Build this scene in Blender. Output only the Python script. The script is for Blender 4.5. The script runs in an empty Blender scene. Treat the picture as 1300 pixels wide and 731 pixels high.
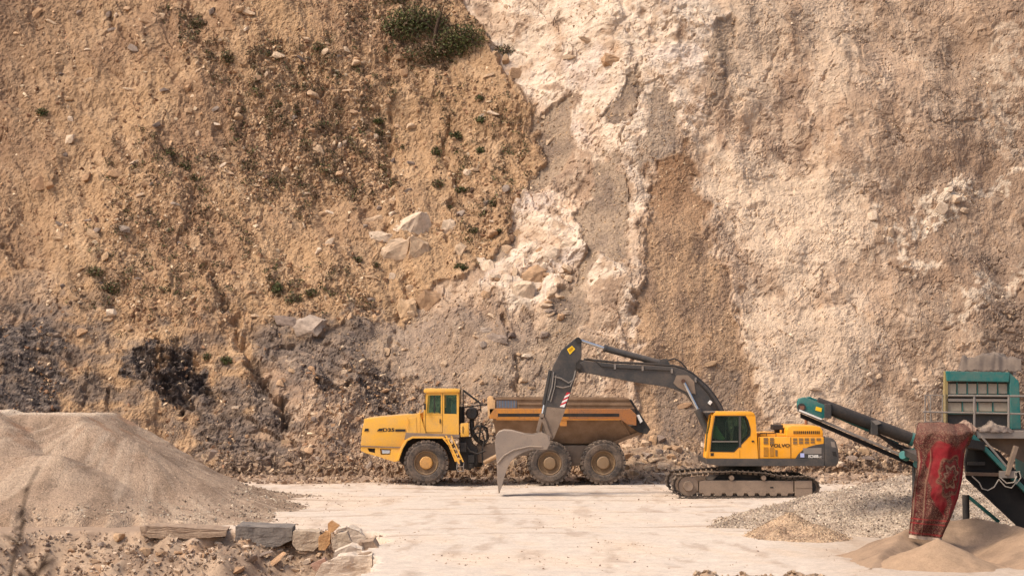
import bpy, bmesh, math, random
import numpy as np
from mathutils import Vector, Matrix, noise as mnoise
from mathutils.geometry import tessellate_polygon

random.seed(7)
RNG = np.random.default_rng(11)
SC = bpy.context.scene
COL = SC.collection

# ------------------------------------------------------------------ camera
F = 2528.0                      # focal length in photo pixels (70 mm on a 36 mm sensor)
CAM_Z = 4.2
PITCH = math.atan((474 - 365.5) / F)
cam_d = bpy.data.cameras.new('camera')
cam = bpy.data.objects.new('camera', cam_d)
COL.objects.link(cam)
cam_d.sensor_width = 36.0
cam_d.lens = 36.0 * F / 1300.0
cam_d.clip_start = 0.1
cam_d.clip_end = 2000
cam.location = (0, 0, CAM_Z)
cam.rotation_euler = (math.pi / 2 + PITCH, 0, 0)
cam_d.dof.use_dof = True
cam_d.dof.focus_distance = 72.0
cam_d.dof.aperture_fstop = 2.8
SC.camera = cam

# ------------------------------------------------------------------ light
SUN_DIR = Vector((-0.66, -0.34, 0.98)).normalized()
world = bpy.data.worlds.new('World')
SC.world = world
world.use_nodes = True
wn = world.node_tree
sky = wn.nodes.new('ShaderNodeTexSky')
sky.sky_type = 'NISHITA'
sky.sun_disc = False
sky.sun_elevation = math.asin(SUN_DIR.z)
sky.sun_rotation = math.atan2(SUN_DIR.x, SUN_DIR.y)
sky.dust_density = 4.0
sky.air_density = 0.9
sky.ozone_density = 0.6
bg = wn.nodes['Background']
wn.links.new(sky.outputs[0], bg.inputs[0])
bg.inputs[1].default_value = 0.15
sun_d = bpy.data.lights.new('sun', 'SUN')
sun = bpy.data.objects.new('sun', sun_d)
COL.objects.link(sun)
sun_d.energy = 2.0
sun_d.angle = math.radians(14.0)
sun_d.color = (1.0, 0.915, 0.80)
sun.location = SUN_DIR * 150
sun.rotation_euler = (-SUN_DIR).to_track_quat('-Z', 'Y').to_euler()

SC.view_settings.view_transform = 'Standard'
SC.view_settings.look = 'None'
SC.view_settings.gamma = 1.0
SC.view_settings.exposure = 0.56
SC.cycles.use_denoising = True
SC.cycles.denoiser = 'OPENIMAGEDENOISE'
SC.cycles.denoising_prefilter = 'ACCURATE'
SC.cycles.max_bounces = 6
SC.cycles.diffuse_bounces = 3

# ------------------------------------------------------------------ pixel <-> place
CP, SP = math.cos(PITCH), math.sin(PITCH)
def P(u, v, Y):
    """photo pixel to the point at depth Y (metres along +Y)"""
    a, b = (u - 650.0) / F, -(v - 365.5) / F
    dy, dz = CP - b * SP, SP + b * CP
    t = Y / dy
    return (a * t, Y, CAM_Z + dz * t)
def XZ(u, v, Y):
    p = P(u, v, Y)
    return (p[0], p[2])
def G(u, v, z=0.0):
    a, b = (u - 650.0) / F, -(v - 365.5) / F
    dy, dz = CP - b * SP, SP + b * CP
    t = (z - CAM_Z) / dz
    return (a * t, dy * t, z)
def project(x, y, z):
    zz = z - CAM_Z
    f_ = y * CP + zz * SP
    up = -y * SP + zz * CP
    return 650.0 + F * x / f_, 365.5 - F * up / f_

def C(r, g, b, k=1.0):
    def l(c):
        c /= 255.0
        return c / 12.92 if c <= 0.04045 else ((c + 0.055) / 1.055) ** 2.4
    c = np.array([l(r), l(g), l(b)]) * k
    return c
def E(r, g, b, k=1.0):
    """earth and stone: the photograph is warm and bright, the material itself is duller"""
    c = C(r, g, b, k); m = float(c @ np.array([.3, .55, .15]))
    return (c * .88 + m * .12) * .82

# ------------------------------------------------------------------ numpy noise
def _hash(ix, iy, seed):
    h = (ix.astype(np.int64) * 374761393 + iy.astype(np.int64) * 668265263 + seed * 974634777) & 0x7fffffff
    h = ((h ^ (h >> 13)) * 1274126177) & 0x7fffffff
    return (h ^ (h >> 16)) & 0x7fffffff
PERM = np.random.default_rng(3).permutation(4096).astype(np.int32)
GCOS = np.cos(np.arange(256) * math.pi / 128).astype(np.float32)
GSIN = np.sin(np.arange(256) * math.pi / 128).astype(np.float32)
def perlin(x, y, seed=0):
    x, y = np.asarray(x, np.float32), np.asarray(y, np.float32)
    xi, yi = np.floor(x), np.floor(y)
    xf, yf = x - xi, y - yi
    xi, yi = xi.astype(np.int32), yi.astype(np.int32)
    u = xf * xf * xf * (xf * (xf * 6 - 15) + 10)
    v = yf * yf * yf * (yf * (yf * 6 - 15) + 10)
    def g(dx, dy):
        a = PERM[(PERM[(xi + dx) & 4095] + yi + dy + seed * 131) & 4095] & 255
        return GCOS[a] * (xf - dx) + GSIN[a] * (yf - dy)
    n0 = g(0, 0) * (1 - u) + g(1, 0) * u
    n1 = g(0, 1) * (1 - u) + g(1, 1) * u
    return (n0 * (1 - v) + n1 * v) * 1.5
def fbm(x, y, octv=4, seed=0, gain=0.5):
    s, a = 0, 1.0
    for i in range(octv):
        s = s + a * perlin(x * 2 ** i, y * 2 ** i, seed + i * 17)
        a *= gain
    return s
def ridged(x, y, octv=3, seed=0):
    s, a = 0, 1.0
    for i in range(octv):
        s = s + a * (1 - 2 * np.abs(perlin(x * 2 ** i, y * 2 ** i, seed + i * 31)))
        a *= 0.5
    return s
def worley(x, y, seed=0):
    """F1, F2, offset to the nearest centre, two random numbers of its cell"""
    xi, yi = np.floor(x).astype(np.int64), np.floor(y).astype(np.int64)
    f1 = np.full(x.shape, 9.0); f2 = np.full(x.shape, 9.0)
    ox = np.zeros(x.shape); oy = np.zeros(x.shape); r1 = np.zeros(x.shape); r2 = np.zeros(x.shape)
    for dx in (-1, 0, 1):
        for dy in (-1, 0, 1):
            cx, cy = xi + dx, yi + dy
            h = _hash(cx, cy, seed); h2 = _hash(cx, cy, seed + 101)
            px = cx + (h & 1023) / 1023.0; py = cy + ((h >> 10) & 1023) / 1023.0
            d = np.sqrt((px - x) ** 2 + (py - y) ** 2)
            new = d < f1
            f2 = np.where(new, f1, np.minimum(f2, d))
            ox = np.where(new, x - px, ox); oy = np.where(new, y - py, oy)
            r1 = np.where(new, (h2 & 1023) / 1023.0, r1); r2 = np.where(new, ((h2 >> 10) & 1023) / 1023.0, r2)
            f1 = np.where(new, d, f1)
    return f1, f2, ox, oy, r1, r2
def sstep(a, b, x):
    t = np.clip((x - a) / (b - a), 0, 1)
    return t * t * (3 - 2 * t)
def poly_sdf(x, y, pts):
    """signed distance to a polygon, positive inside"""
    pts = np.array(pts, float)
    (ax, ay), (bx, by) = pts.min(0) - 70, pts.max(0) + 70
    near = (x > ax) & (x < bx) & (y > ay) & (y < by)
    out = np.full(x.shape, -70.0); full = out
    x, y = x[near], y[near]
    d = np.full(x.shape, 1e9); inside = np.zeros(x.shape, bool)
    n = len(pts)
    for i in range(n):
        a, b = pts[i], pts[(i + 1) % n]
        ex, ey = b - a
        wx, wy = x - a[0], y - a[1]
        t = np.clip((wx * ex + wy * ey) / (ex * ex + ey * ey + 1e-9), 0, 1)
        d = np.minimum(d, (wx - ex * t) ** 2 + (wy - ey * t) ** 2)
        c = (a[1] > y) != (b[1] > y)
        inside ^= c & (x < (b[0] - a[0]) * (y - a[1]) / (b[1] - a[1] + 1e-12) + a[0])
    d = np.sqrt(d)
    full[near] = np.where(inside, d, -d)
    return full
def line_dist(x, y, pts):
    q = np.array(pts, float); (ax, ay), (bx, by) = q.min(0) - 30, q.max(0) + 30
    near = (x > ax) & (x < bx) & (y > ay) & (y < by)
    full = np.full(x.shape, 99.0)
    x, y = x[near], y[near]
    d = np.full(x.shape, 1e9)
    for a, b in zip(pts[:-1], pts[1:]):
        ex, ey = b[0] - a[0], b[1] - a[1]
        wx, wy = x - a[0], y - a[1]
        t = np.clip((wx * ex + wy * ey) / (ex * ex + ey * ey + 1e-9), 0, 1)
        d = np.minimum(d, (wx - ex * t) ** 2 + (wy - ey * t) ** 2)
    full[near] = np.sqrt(d)
    return full

# ------------------------------------------------------------------ objects
def tag(o, label=None, cat=None, group=None, kind=None):
    if label: o['label'] = label
    if cat: o['category'] = cat
    if group: o['group'] = group
    if kind: o['kind'] = kind
    return o
def empty(name, loc, label=None, cat=None, group=None):
    o = bpy.data.objects.new(name, None)
    COL.objects.link(o)
    o.location = loc
    return tag(o, label, cat, group)
def link(name, me, mat=None, parent=None, loc=(0, 0, 0)):
    o = bpy.data.objects.new(name, me)
    COL.objects.link(o)
    o.location = loc
    if mat is not None and not me.materials:
        me.materials.append(mat)
    if parent is not None:
        o.parent = parent
    return o
def mesh_arrays(name, verts, faces, smooth=False, cols=None):
    """faces: (n,3) or (n,4) int array"""
    verts = np.asarray(verts, np.float32); faces = np.asarray(faces, np.int32)
    me = bpy.data.meshes.new(name)
    k = faces.shape[1]
    me.vertices.add(len(verts)); me.vertices.foreach_set('co', verts.ravel())
    me.loops.add(faces.size); me.loops.foreach_set('vertex_index', faces.ravel())
    me.polygons.add(len(faces))
    me.polygons.foreach_set('loop_start', np.arange(0, faces.size, k, dtype=np.int32))
    me.update(calc_edges=True)
    me.polygons.foreach_set('use_smooth', np.full(len(faces), smooth, bool))
    if cols is not None:
        at = me.color_attributes.new('Col', 'FLOAT_COLOR', 'POINT')
        c4 = np.ones((len(verts), 4), np.float32); c4[:, :cols.shape[1]] = cols
        at.data.foreach_set('color', c4.ravel())
    me.validate()
    return me
def grid_faces(nr, nc):
    i = np.arange(nr * nc).reshape(nr, nc)
    return np.stack([i[:-1, :-1], i[:-1, 1:], i[1:, 1:], i[1:, :-1]], -1).reshape(-1, 4)

# ------------------------------------------------------------------ materials
def nodes_of(name, rough=0.9, spec=0.2):
    m = bpy.data.materials.new(name); m.use_nodes = True
    nt = m.node_tree; b = nt.nodes['Principled BSDF']
    b.inputs['Roughness'].default_value = rough
    b.inputs['Specular IOR Level'].default_value = spec
    return m, nt, b
def N(nt, kind, **kw):
    n = nt.nodes.new(kind)
    for k, v in kw.items():
        if k.startswith('i_'):
            n.inputs[k[2:].replace('_', ' ')].default_value = v
        else:
            setattr(n, k, v)
    return n
def mixc(nt, fac, a, b, mode='MIX'):
    n = nt.nodes.new('ShaderNodeMix'); n.data_type = 'RGBA'; n.blend_type = mode
    for sock, val in ((n.inputs[0], fac), (n.inputs[6], a), (n.inputs[7], b)):
        if hasattr(val, 'is_linked'):
            nt.links.new(val, sock)
        elif isinstance(val, (int, float)):
            sock.default_value = val
        else:
            sock.default_value = (float(val[0]), float(val[1]), float(val[2]), 1.0)
    return n.outputs[2]
def math_n(nt, op, a, b=None, clamp=False):
    n = nt.nodes.new('ShaderNodeMath'); n.operation = op; n.use_clamp = clamp
    for i, val in enumerate((a, b)):
        if val is None: continue
        if hasattr(val, 'is_linked'): nt.links.new(val, n.inputs[i])
        else: n.inputs[i].default_value = val
    return n.outputs[0]
def mapr(nt, val, a, b, c=0.0, d=1.0):
    n = nt.nodes.new('ShaderNodeMapRange'); n.clamp = True
    nt.links.new(val, n.inputs[0])
    for i, q in enumerate((a, b, c, d)): n.inputs[i + 1].default_value = q
    return n.outputs[0]
def coords(nt, kind='Object'):
    return nt.nodes.new('ShaderNodeTexCoord').outputs[kind]
def noise_n(nt, vec, scale, detail=4, rough=0.6):
    n = N(nt, 'ShaderNodeTexNoise', i_Scale=scale, i_Detail=detail, i_Roughness=rough)
    nt.links.new(vec, n.inputs['Vector'])
    return n.outputs[0]
def bump_n(nt, b, h, strength, dist):
    n = N(nt, 'ShaderNodeBump', i_Strength=strength, i_Distance=dist)
    nt.links.new(h, n.inputs['Height'])
    nt.links.new(n.outputs[0], b.inputs['Normal'])

def earth_mat(name, grain=9.0, cells=None, cell_amt=0.0, bump=0.6, dist=0.03, speck=0.14):
    """vertex colour says which earth or rock it is; nodes give grain and fine relief"""
    m, nt, b = nodes_of(name, 0.95, 0.12)
    at = N(nt, 'ShaderNodeVertexColor', layer_name='Col')
    co = coords(nt)
    n1 = noise_n(nt, co, grain, 6, 0.72)
    n2 = noise_n(nt, co, grain * 0.17, 4, 0.6)
    n3 = noise_n(nt, co, grain * 3.7, 3, 0.7)
    f = math_n(nt, 'ADD', mapr(nt, n1, 0.28, 0.72, 0.80, 1.18), mapr(nt, n2, 0.3, 0.7, -0.09, 0.09))
    f = math_n(nt, 'ADD', f, mapr(nt, n3, 0.3, 0.7, -speck, speck))
    h = math_n(nt, 'ADD', n1, math_n(nt, 'MULTIPLY', n3, 0.5))
    if cells:
        vo = N(nt, 'ShaderNodeTexVoronoi', i_Scale=cells)
        nt.links.new(co, vo.inputs['Vector'])
        sep = nt.nodes.new('ShaderNodeSeparateColor'); nt.links.new(vo.outputs['Color'], sep.inputs[0])
        f = math_n(nt, 'ADD', f, mapr(nt, sep.outputs[0], 0, 1, -cell_amt, cell_amt))
        h = math_n(nt, 'ADD', math_n(nt, 'MULTIPLY', n1, 0.4), math_n(nt, 'MULTIPLY', vo.outputs['Distance'], -1.0))
    # the alpha channel says how coarse the ground is: 1 loose and stony, 0 smooth rock
    f = math_n(nt, 'ADD', 1.0, math_n(nt, 'MULTIPLY', math_n(nt, 'SUBTRACT', f, 1.0), at.outputs[1]))
    comb = nt.nodes.new('ShaderNodeCombineColor')
    for i in range(3): nt.links.new(f, comb.inputs[i])
    nt.links.new(mixc(nt, 1.0, at.outputs[0], comb.outputs[0], 'MULTIPLY'), b.inputs['Base Color'])
    bump_n(nt, b, math_n(nt, 'MULTIPLY', h, at.outputs[1]), bump, dist)
    return m
def stone_mat(name, tones, grain=7.0):
    """a loose stone: its tone from the object's own random number, mottled by noise"""
    m, nt, b = nodes_of(name, 0.92, 0.15)
    oi = nt.nodes.new('ShaderNodeObjectInfo')
    ramp = nt.nodes.new('ShaderNodeValToRGB'); ramp.color_ramp.interpolation = 'LINEAR'
    e = ramp.color_ramp.elements
    while len(e) < len(tones): e.new(0.5)
    for i, t in enumerate(tones):
        e[i].position = i / max(1, len(tones) - 1); e[i].color = (*[float(q) for q in t], 1)
    nt.links.new(oi.outputs['Random'], ramp.inputs[0])
    co = coords(nt)
    n1 = noise_n(nt, co, grain, 6, 0.7)
    f = mapr(nt, n1, 0.3, 0.7, 0.62, 1.28)
    comb = nt.nodes.new('ShaderNodeCombineColor')
    for i in range(3): nt.links.new(f, comb.inputs[i])
    nt.links.new(mixc(nt, 1.0, ramp.outputs[0], comb.outputs[0], 'MULTIPLY'), b.inputs['Base Color'])
    bump_n(nt, b, n1, 0.6, 0.04)
    return m

# ------------------------------------------------------------------ stones
def hull_rock(name, seed, pts=16, flat=(1, 1, 1)):
    r = np.random.default_rng(seed)
    p = r.normal(size=(pts, 3)); p /= np.linalg.norm(p, axis=1)[:, None]
    p = np.sign(p) * np.abs(p) ** 0.75 * (0.42 + 0.08 * r.random((pts, 1))) * np.array(flat)
    bm = bmesh.new()
    for q in p: bm.verts.new(q)
    res = bmesh.ops.convex_hull(bm, input=bm.verts)
    bmesh.ops.delete(bm, geom=[v for v in bm.verts if not v.link_faces], context='VERTS')
    bmesh.ops.triangulate(bm, faces=bm.faces[:])
    bmesh.ops.recalc_face_normals(bm, faces=bm.faces[:])
    me = bpy.data.meshes.new(name); bm.to_mesh(me); bm.free()
    return me
def mesh_np(me):
    v = np.zeros(len(me.vertices) * 3); me.vertices.foreach_get('co', v)
    f = np.zeros(len(me.polygons) * 3, np.int32); me.polygons.foreach_get('vertices', f)
    return v.reshape(-1, 3), f.reshape(-1, 3)
def rand_rots(n, rng):
    q = rng.normal(size=(n, 4)); q /= np.linalg.norm(q, axis=1)[:, None]
    w, x, y, z = q.T
    return np.stack([1 - 2 * (y * y + z * z), 2 * (x * y - z * w), 2 * (x * z + y * w),
                     2 * (x * y + z * w), 1 - 2 * (x * x + z * z), 2 * (y * z - x * w),
                     2 * (x * z - y * w), 2 * (y * z + x * w), 1 - 2 * (x * x + y * y)], 1).reshape(n, 3, 3)
def scatter(name, temps, pos, size, cols, mat, parent=None, rng=RNG, kind='stuff'):
    """many small loose stones, too small to pick apart, as one mesh"""
    pos = np.asarray(pos); n = len(pos)
    which = rng.integers(0, len(temps), n)
    V, FC, CC, off = [], [], [], 0
    for k, me in enumerate(temps):
        idx = np.where(which == k)[0]
        if not len(idx): continue
        tv, tf = mesh_np(me)
        R = rand_rots(len(idx), rng)
        sc = size[idx][:, None, None] * (0.75 + 0.5 * rng.random((len(idx), 1, 3)))
        w = np.einsum('nij,nkj->nki', R, tv[None] * sc) + pos[idx][:, None, :]
        V.append(w.reshape(-1, 3))
        FC.append((tf[None] + (np.arange(len(idx)) * len(tv))[:, None, None] + off).reshape(-1, 3))
        CC.append(np.repeat(cols[idx], len(tv), 0))
        off += len(idx) * len(tv)
    me = mesh_arrays(name, np.concatenate(V), np.concatenate(FC), False, np.concatenate(CC))
    o = link(name, me, mat, parent)
    o['kind'] = kind
    return o
ROCKS = [hull_rock('stone', 100 + i, 14 + i % 5, ((1, 1, 1), (1.2, .9, .7), (1.3, .8, .55), (1, 1.1, .8))[i % 4]) for i in range(14)]
def broken(me, seed, amp=.045):
    bm = bmesh.new(); bm.from_mesh(me)
    bmesh.ops.subdivide_edges(bm, edges=bm.edges[:], cuts=2, use_grid_fill=True)
    bmesh.ops.triangulate(bm, faces=bm.faces[:]); bm.normal_update()
    mv = []
    for v in bm.verts:
        p = v.co + Vector((seed * 2.7, 0, 0))
        mv.append(v.normal * (amp * (mnoise.noise(p * 4) + .6 * mnoise.noise(p * 9)) + amp * .8 * (mnoise.cell(p * 5) - .5)))
    for v, m in zip(bm.verts, mv): v.co += m
    out = bpy.data.meshes.new('stone'); bm.to_mesh(out); bm.free()
    return out
BIG = [broken(hull_rock('stone', 700 + i, 20, (1.1, 1, .95)), i) for i in range(8)]
CHIPS = [hull_rock('chip', 300 + i, 8, ((1, 1, .8), (1.3, .9, .6))[i % 2]) for i in range(8)]
# ================================================================== the quarry face
def foot(x):
    return 80.0 + 0.16 * np.maximum(x, 0) - 0.05 * np.maximum(-x - 14, 0)
def lean(x):
    return 0.74 - 0.24 * sstep(-4.0, 9.0, x)
xs = np.concatenate([np.linspace(-60, -25, 60)[:-1], np.arange(-25, 25, 0.058), np.linspace(25, 60, 60)])
zs = np.concatenate([np.arange(-0.6, 22.6, 0.054), np.linspace(22.6, 34, 60)])
CX, CZ = np.meshgrid(xs, zs)
CY = foot(CX) + lean(CX) * CZ
CU, CV = project(CX, CY, CZ)
# wander, so that no edge of a bed or fan is straight
wob = 1.0
WU = CU + 16 * fbm(CU / 70, CV / 70, 4, 1) + 5 * fbm(CU / 14, CV / 14, 3, 8)
WV = CV + 16 * fbm(CU / 70, CV / 70, 4, 2) + 5 * fbm(CU / 14, CV / 14, 3, 9)
def region(pts, soft=4.0, rough=0.0, seed=0):
    s = poly_sdf(WU, WV, pts)
    if rough:
        s = s + rough * fbm(CU / 22, CV / 22, 4, seed + 40)
    return sstep(-soft, soft, s)
def mx(a, b, m):
    return a + (b - a) * (m[..., None] if b.ndim == 1 or a.ndim > m.ndim else m)

soil = region([(-900, -900), (560, -900), (575, 5), (606, 60), (645, 78), (672, 128), (690, 190), (668, 240), (640, 300),
               (605, 330), (560, 370), (520, 400), (480, 410), (430, 420), (330, 470), (300, 540), (280, 900), (-900, 900)], 3.0)
white = np.maximum.reduce([
    region([(572, -300), (575, 5), (606, 60), (645, 78), (680, 128), (722, 128), (722, 178), (745, 212), (795, 188), (806, 230),
            (790, 290), (806, 300), (826, 215), (850, 170), (890, 150), (895, 90), (930, 20), (930, -300)], 3.0, 6, 1),
    region([(655, 245), (700, 225), (738, 262), (736, 318), (712, 350), (700, 385), (660, 395), (622, 380), (618, 332), (650, 300)], 3, 9, 2),
    region([(742, 330), (765, 322), (790, 345), (782, 372), (756, 374)], 2, 5, 3),
    region([(797, 250), (808, 255), (806, 350), (812, 430), (800, 520), (790, 440), (793, 330)], 3, 3, 4) * 0.7,
])
cream = np.maximum.reduce([
    region([(895, 180), (960, 170), (1010, 210), (1085, 230), (1100, 330), (1050, 350), (1020, 380), (970, 340), (930, 300), (905, 250)], 10, 16, 5) * 0.8,
    region([(945, 360), (1000, 385), (1090, 380), (1120, 440), (1075, 500), (1000, 560), (955, 520), (935, 440)], 12, 18, 6) * 0.7,
    region([(1030, -200), (1070, -200), (1085, 60), (1080, 130), (1040, 150), (1022, 60)], 8, 10, 7) * 0.5,
    region([(880, -200), (985, -200), (990, 60), (965, 160), (930, 120), (905, 60)], 8, 12, 8) * 0.55,
    region([(700, 350), (760, 380), (790, 440), (760, 520), (690, 510), (650, 440), (660, 400)], 8, 10, 9) * 0.25,
])
chalk = np.maximum.reduce([
    region([(1165, 250), (1185, 232), (1232, 230), (1236, 258), (1205, 292), (1178, 290)], 2, 14, 11),
    region([(1145, 268), (1160, 290), (1185, 330), (1172, 355), (1150, 330)], 2, 12, 12) * 0.8,
    region([(1100, 268), (1118, 272), (1112, 288), (1102, 282)], 2, 4, 13),
    region([(1125, 285), (1137, 292), (1134, 308), (1124, 302)], 2, 4, 14),
    region([(1240, 255), (1262, 225), (1300, 205), (1400, 180), (1400, 200), (1302, 225), (1275, 245)], 2, 10, 15) * 0.8,
    region([(1205, 400), (1235, 362), (1300, 325), (1400, 280), (1400, 300), (1305, 345), (1250, 380), (1215, 420)], 3, 10, 16) * 0.7,
    region([(1280, 40), (1310, 170), (1290, 200), (1250, 150), (1255, 60)], 4, 16, 17) * 0.45,
])
scree = np.maximum.reduce([
    region([(672, 138), (718, 128), (720, 185), (700, 230), (655, 250), (645, 310), (632, 330), (600, 330), (592, 250), (640, 190)], 4, 6, 21),
    region([(768, 152), (800, 100), (820, 83), (812, 115), (792, 152)], 2, 3, 22),
    region([(745, 205), (790, 193), (795, 250), (792, 330), (760, 330), (745, 400), (715, 470), (672, 500), (690, 420), (735, 340), (738, 262)], 4, 8, 23),
    region([(905, 115), (918, 30), (932, 20), (930, 80), (918, 130), (880, 150)], 4, 6, 24),
    region([(835, 100), (862, 150), (852, 190), (822, 215), (808, 160)], 4, 6, 25) * 0.8,
    region([(470, 400), (560, 400), (690, 420), (720, 470), (690, 560), (640, 620), (480, 620), (440, 480)], 14, 16, 26) * 0.55,
])
fan = region([(836, 200), (866, 180), (890, 230), (905, 290), (925, 360), (945, 430), (968, 520), (980, 620), (780, 640), (815, 520), (806, 440), (820, 300)], 5, 9, 27)
fan_top = fan * sstep(330, 200, CV + 30 * fbm(CU / 40, CV / 40, 3, 77))
greyfan = region([(838, 500), (880, 478), (930, 480), (960, 560), (830, 575)], 10, 10, 28) * 0.7
shale = np.maximum.reduce([
    region([(-200, 390), (50, 402), (92, 450), (80, 510), (40, 570), (-200, 570)], 8, 16, 31),
    region([(158, 448), (205, 440), (262, 462), (270, 508), (240, 516), (195, 498), (165, 482)], 3, 12, 32),
    region([(250, 498), (330, 470), (352, 520), (385, 600), (340, 640), (240, 600)], 10, 18, 33) * 0.85,
    region([(335, 420), (462, 412), (478, 470), (440, 500), (380, 500), (345, 470)], 10, 18, 34) * 0.6,
    region([(460, 468), (497, 464), (499, 540), (470, 545)], 4, 8, 35) * 0.85,
    region([(395, 490), (462, 486), (470, 506), (402, 512)], 3, 8, 36),
    region([(95, 345), (150, 330), (160, 370), (130, 408), (100, 400)], 6, 12, 37) * 0.45,
    region([(262, 358), (280, 360), (298, 400), (285, 402)], 4, 5, 38) * 0.5,
    region([(1250, 320), (1400, 300), (1400, 700), (1180, 640), (1190, 500), (1260, 430)], 26, 26, 39) * 0.45,
    region([(1050, 570), (1160, 560), (1200, 640), (1040, 640)], 10, 14, 44) * 0.55,
    region([(105, 470), (150, 478), (140, 520), (100, 520)], 8, 10, 45) * 0.5,
])
greyband = np.maximum.reduce([
    region([(440, 398), (560, 402), (680, 408), (690, 432), (600, 428), (480, 425)], 6, 12, 41) * 0.5,
    region([(345, 402), (378, 402), (380, 418), (350, 420)], 3, 4, 42) * 0.7,
    region([(0, 350), (70, 345), (90, 390), (40, 410), (0, 400)], 14, 18, 43) * 0.4,
    region([(430, 560), (480, 560), (500, 620), (300, 640), (330, 600)], 12, 14, 46) * 0.5])
stony = np.maximum.reduce([     # rubble and dry weeds
    region([(330, 60), (420, 70), (500, 130), (505, 230), (440, 258), (370, 262), (322, 238), (300, 170)], 14, 22, 51),
    region([(195, 10), (250, 25), (300, 90), (330, 150), (300, 160), (240, 80)], 8, 14, 52) * 0.8,
    region([(330, 340), (440, 350), (470, 400), (340, 400)], 10, 14, 53) * 0.7,
    region([(420, 10), (560, -20), (600, 60), (560, 130), (470, 90)], 12, 14, 54) * 0.7,
    region([(150, 190), (320, 180), (330, 300), (300, 400), (200, 420), (110, 380), (130, 280)], 20, 24, 55) * 0.5,
    region([(550, 90), (690, 130), (690, 250), (600, 330), (560, 250)], 12, 16, 56) * 0.5,
    region([(390, 500), (520, 470), (640, 520), (640, 640), (400, 640)], 12, 20, 57) * 0.8,
    region([(1050, 570), (1160, 560), (1200, 640), (1040, 640)], 10, 14, 58) * 0.8])

# colours of the beds
def chipped(n, k, sharp=.72):
    q_ = n * k; fl = np.floor(q_)
    return (fl + sstep(sharp, 1.0, q_ - fl)) / k
dust = fbm(CU / 5, CV / 5, 3, 76)
rockw = np.clip(np.maximum.reduce([white, cream * .7]) * (1 - soil) * (1 - scree), 0, 1)
loose = np.clip(np.maximum(scree, fan), 0, 1) * (1 - soil)
face = np.clip(1 - soil - loose, 0, 1)
f1, f2, ox, oy, r1, r2 = worley(CX / 2.1 + .22 * CZ + .25 * fbm(CX, CZ, 2, 88), CZ / 1.7 + .25 * fbm(CX, CZ, 2, 89), 90)
facet = (r1 - .5) * 0.25 + ox * (r2 - .5) * 0.55 + oy * (r1 - .5) * 0.5 - 0.10 * sstep(.035, 0, f2 - f1)
f1b, f2b, oxb, oyb, r1b, r2b = worley(CX / .45 + .2 * dust, CZ / .38, 91)
lo = fbm(CU / 160, CV / 110, 4, 60)
mid = fbm(CU / 38, CV / 38, 4, 61)
streak = fbm(CU / 9, CV / 120, 4, 62)
c_soil = mx(mx(np.broadcast_to(E(183, 144, 102), CX.shape + (3,)), E(163, 126, 91), sstep(-.2, .7, lo)), E(201, 163, 121), sstep(.05, .8, mid) * 0.7)
c_soil = mx(c_soil, E(146, 112, 82), sstep(.15, .4, fbm((CU - .30 * CV + 40 * lo) / 24, CV / 95, 4, 332)) * .35 * sstep(-.3, .4, mid + lo))
c_soil = mx(c_soil, E(138, 106, 80), sstep(240, -40, CU + 0.35 * CV) * 0.75)
c_right = mx(mx(np.broadcast_to(E(186, 153, 121), CX.shape + (3,)), E(168, 134, 104), sstep(-.35, .6, lo)), E(204, 171, 138), sstep(-.05, .7, mid) * 0.55)
c_right = mx(c_right, E(186, 148, 112), sstep(0.0, .8, streak) * 0.6)
m1 = fbm(CU / 55, CV / 42, 5, 320, .58); m2 = fbm(CU / 26 + 5, CV / 30, 5, 321, .6); m3 = fbm((CU + .25 * CV) / 13, CV / 90, 4, 322, .6)
c_right = mx(c_right, E(164, 137, 113), sstep(.06, .26, m1) * .45)
c_right = mx(c_right, E(220, 188, 154), sstep(.24, .34, m2) * .55)
c_right = mx(c_right, E(164, 132, 103), sstep(.24, .46, m3) * .40)
c_right = mx(c_right, E(146, 118, 94), sstep(.42, .52, fbm(CU / 34, CV / 26 + 9, 5, 323, .62)) * .5)
c_right = mx(c_right, E(152, 121, 94), sstep(1080, 1330, CU + 40 * lo) * 0.62)
col = mx(c_right, E(184, 146, 108), sstep(480, 620, CV) * 0.5)
c_scree = mx(np.broadcast_to(E(168, 141, 113), CX.shape + (3,)), E(140, 117, 97), sstep(-.3, .6, mid))
c_white = mx(mx(np.broadcast_to(E(226, 199, 169), CX.shape + (3,)), E(212, 178, 144), sstep(-.1, .7, fbm(CU / 60, CV / 45, 4, 66))), E(190, 150, 112), sstep(.25, .9, fbm(CU / 24, CV / 24, 4, 67)) * 0.7)
c_white = mx(c_white, E(212, 188, 168), sstep(.1, .6, fbm(CU / 90 + 7, CV / 60, 3, 68)) * 0.6)
col = mx(col, E(218, 187, 153), cream)
tone = (r1 - .5) * .16 * face + (r1b - .5) * .08 * face
col = mx(col, E(228, 202, 170), .9 * chalk * sstep(-.35, .15, fbm(CU / 10, CV / 10, 3, 70)))
wmask = white * sstep(-.75, -.25, fbm(CU / 30, CV / 30, 4, 69))
c_white = mx(c_white, E(186, 154, 124), sstep(.34, .48, m2) * .32)
c_white = mx(c_white, E(196, 162, 130), sstep(.3, .5, m3) * .28)
col = col + (c_white - col) * wmask[..., None]
col = col + (c_scree - col) * scree[..., None]
c_fan = mx(np.broadcast_to(E(178, 140, 102), CX.shape + (3,)), E(150, 118, 90), sstep(-.3, .6, fbm(CU / 26, CV / 60, 4, 71)))
col = col + (c_fan - col) * (fan * 0.9)[..., None]
col = mx(col, E(142, 102, 68), fan_top * 0.75)
col = mx(col, E(132, 112, 95), greyfan)
col = col + (c_soil - col) * soil[..., None]
col = mx(col, E(158, 134, 114), greyband)
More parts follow.
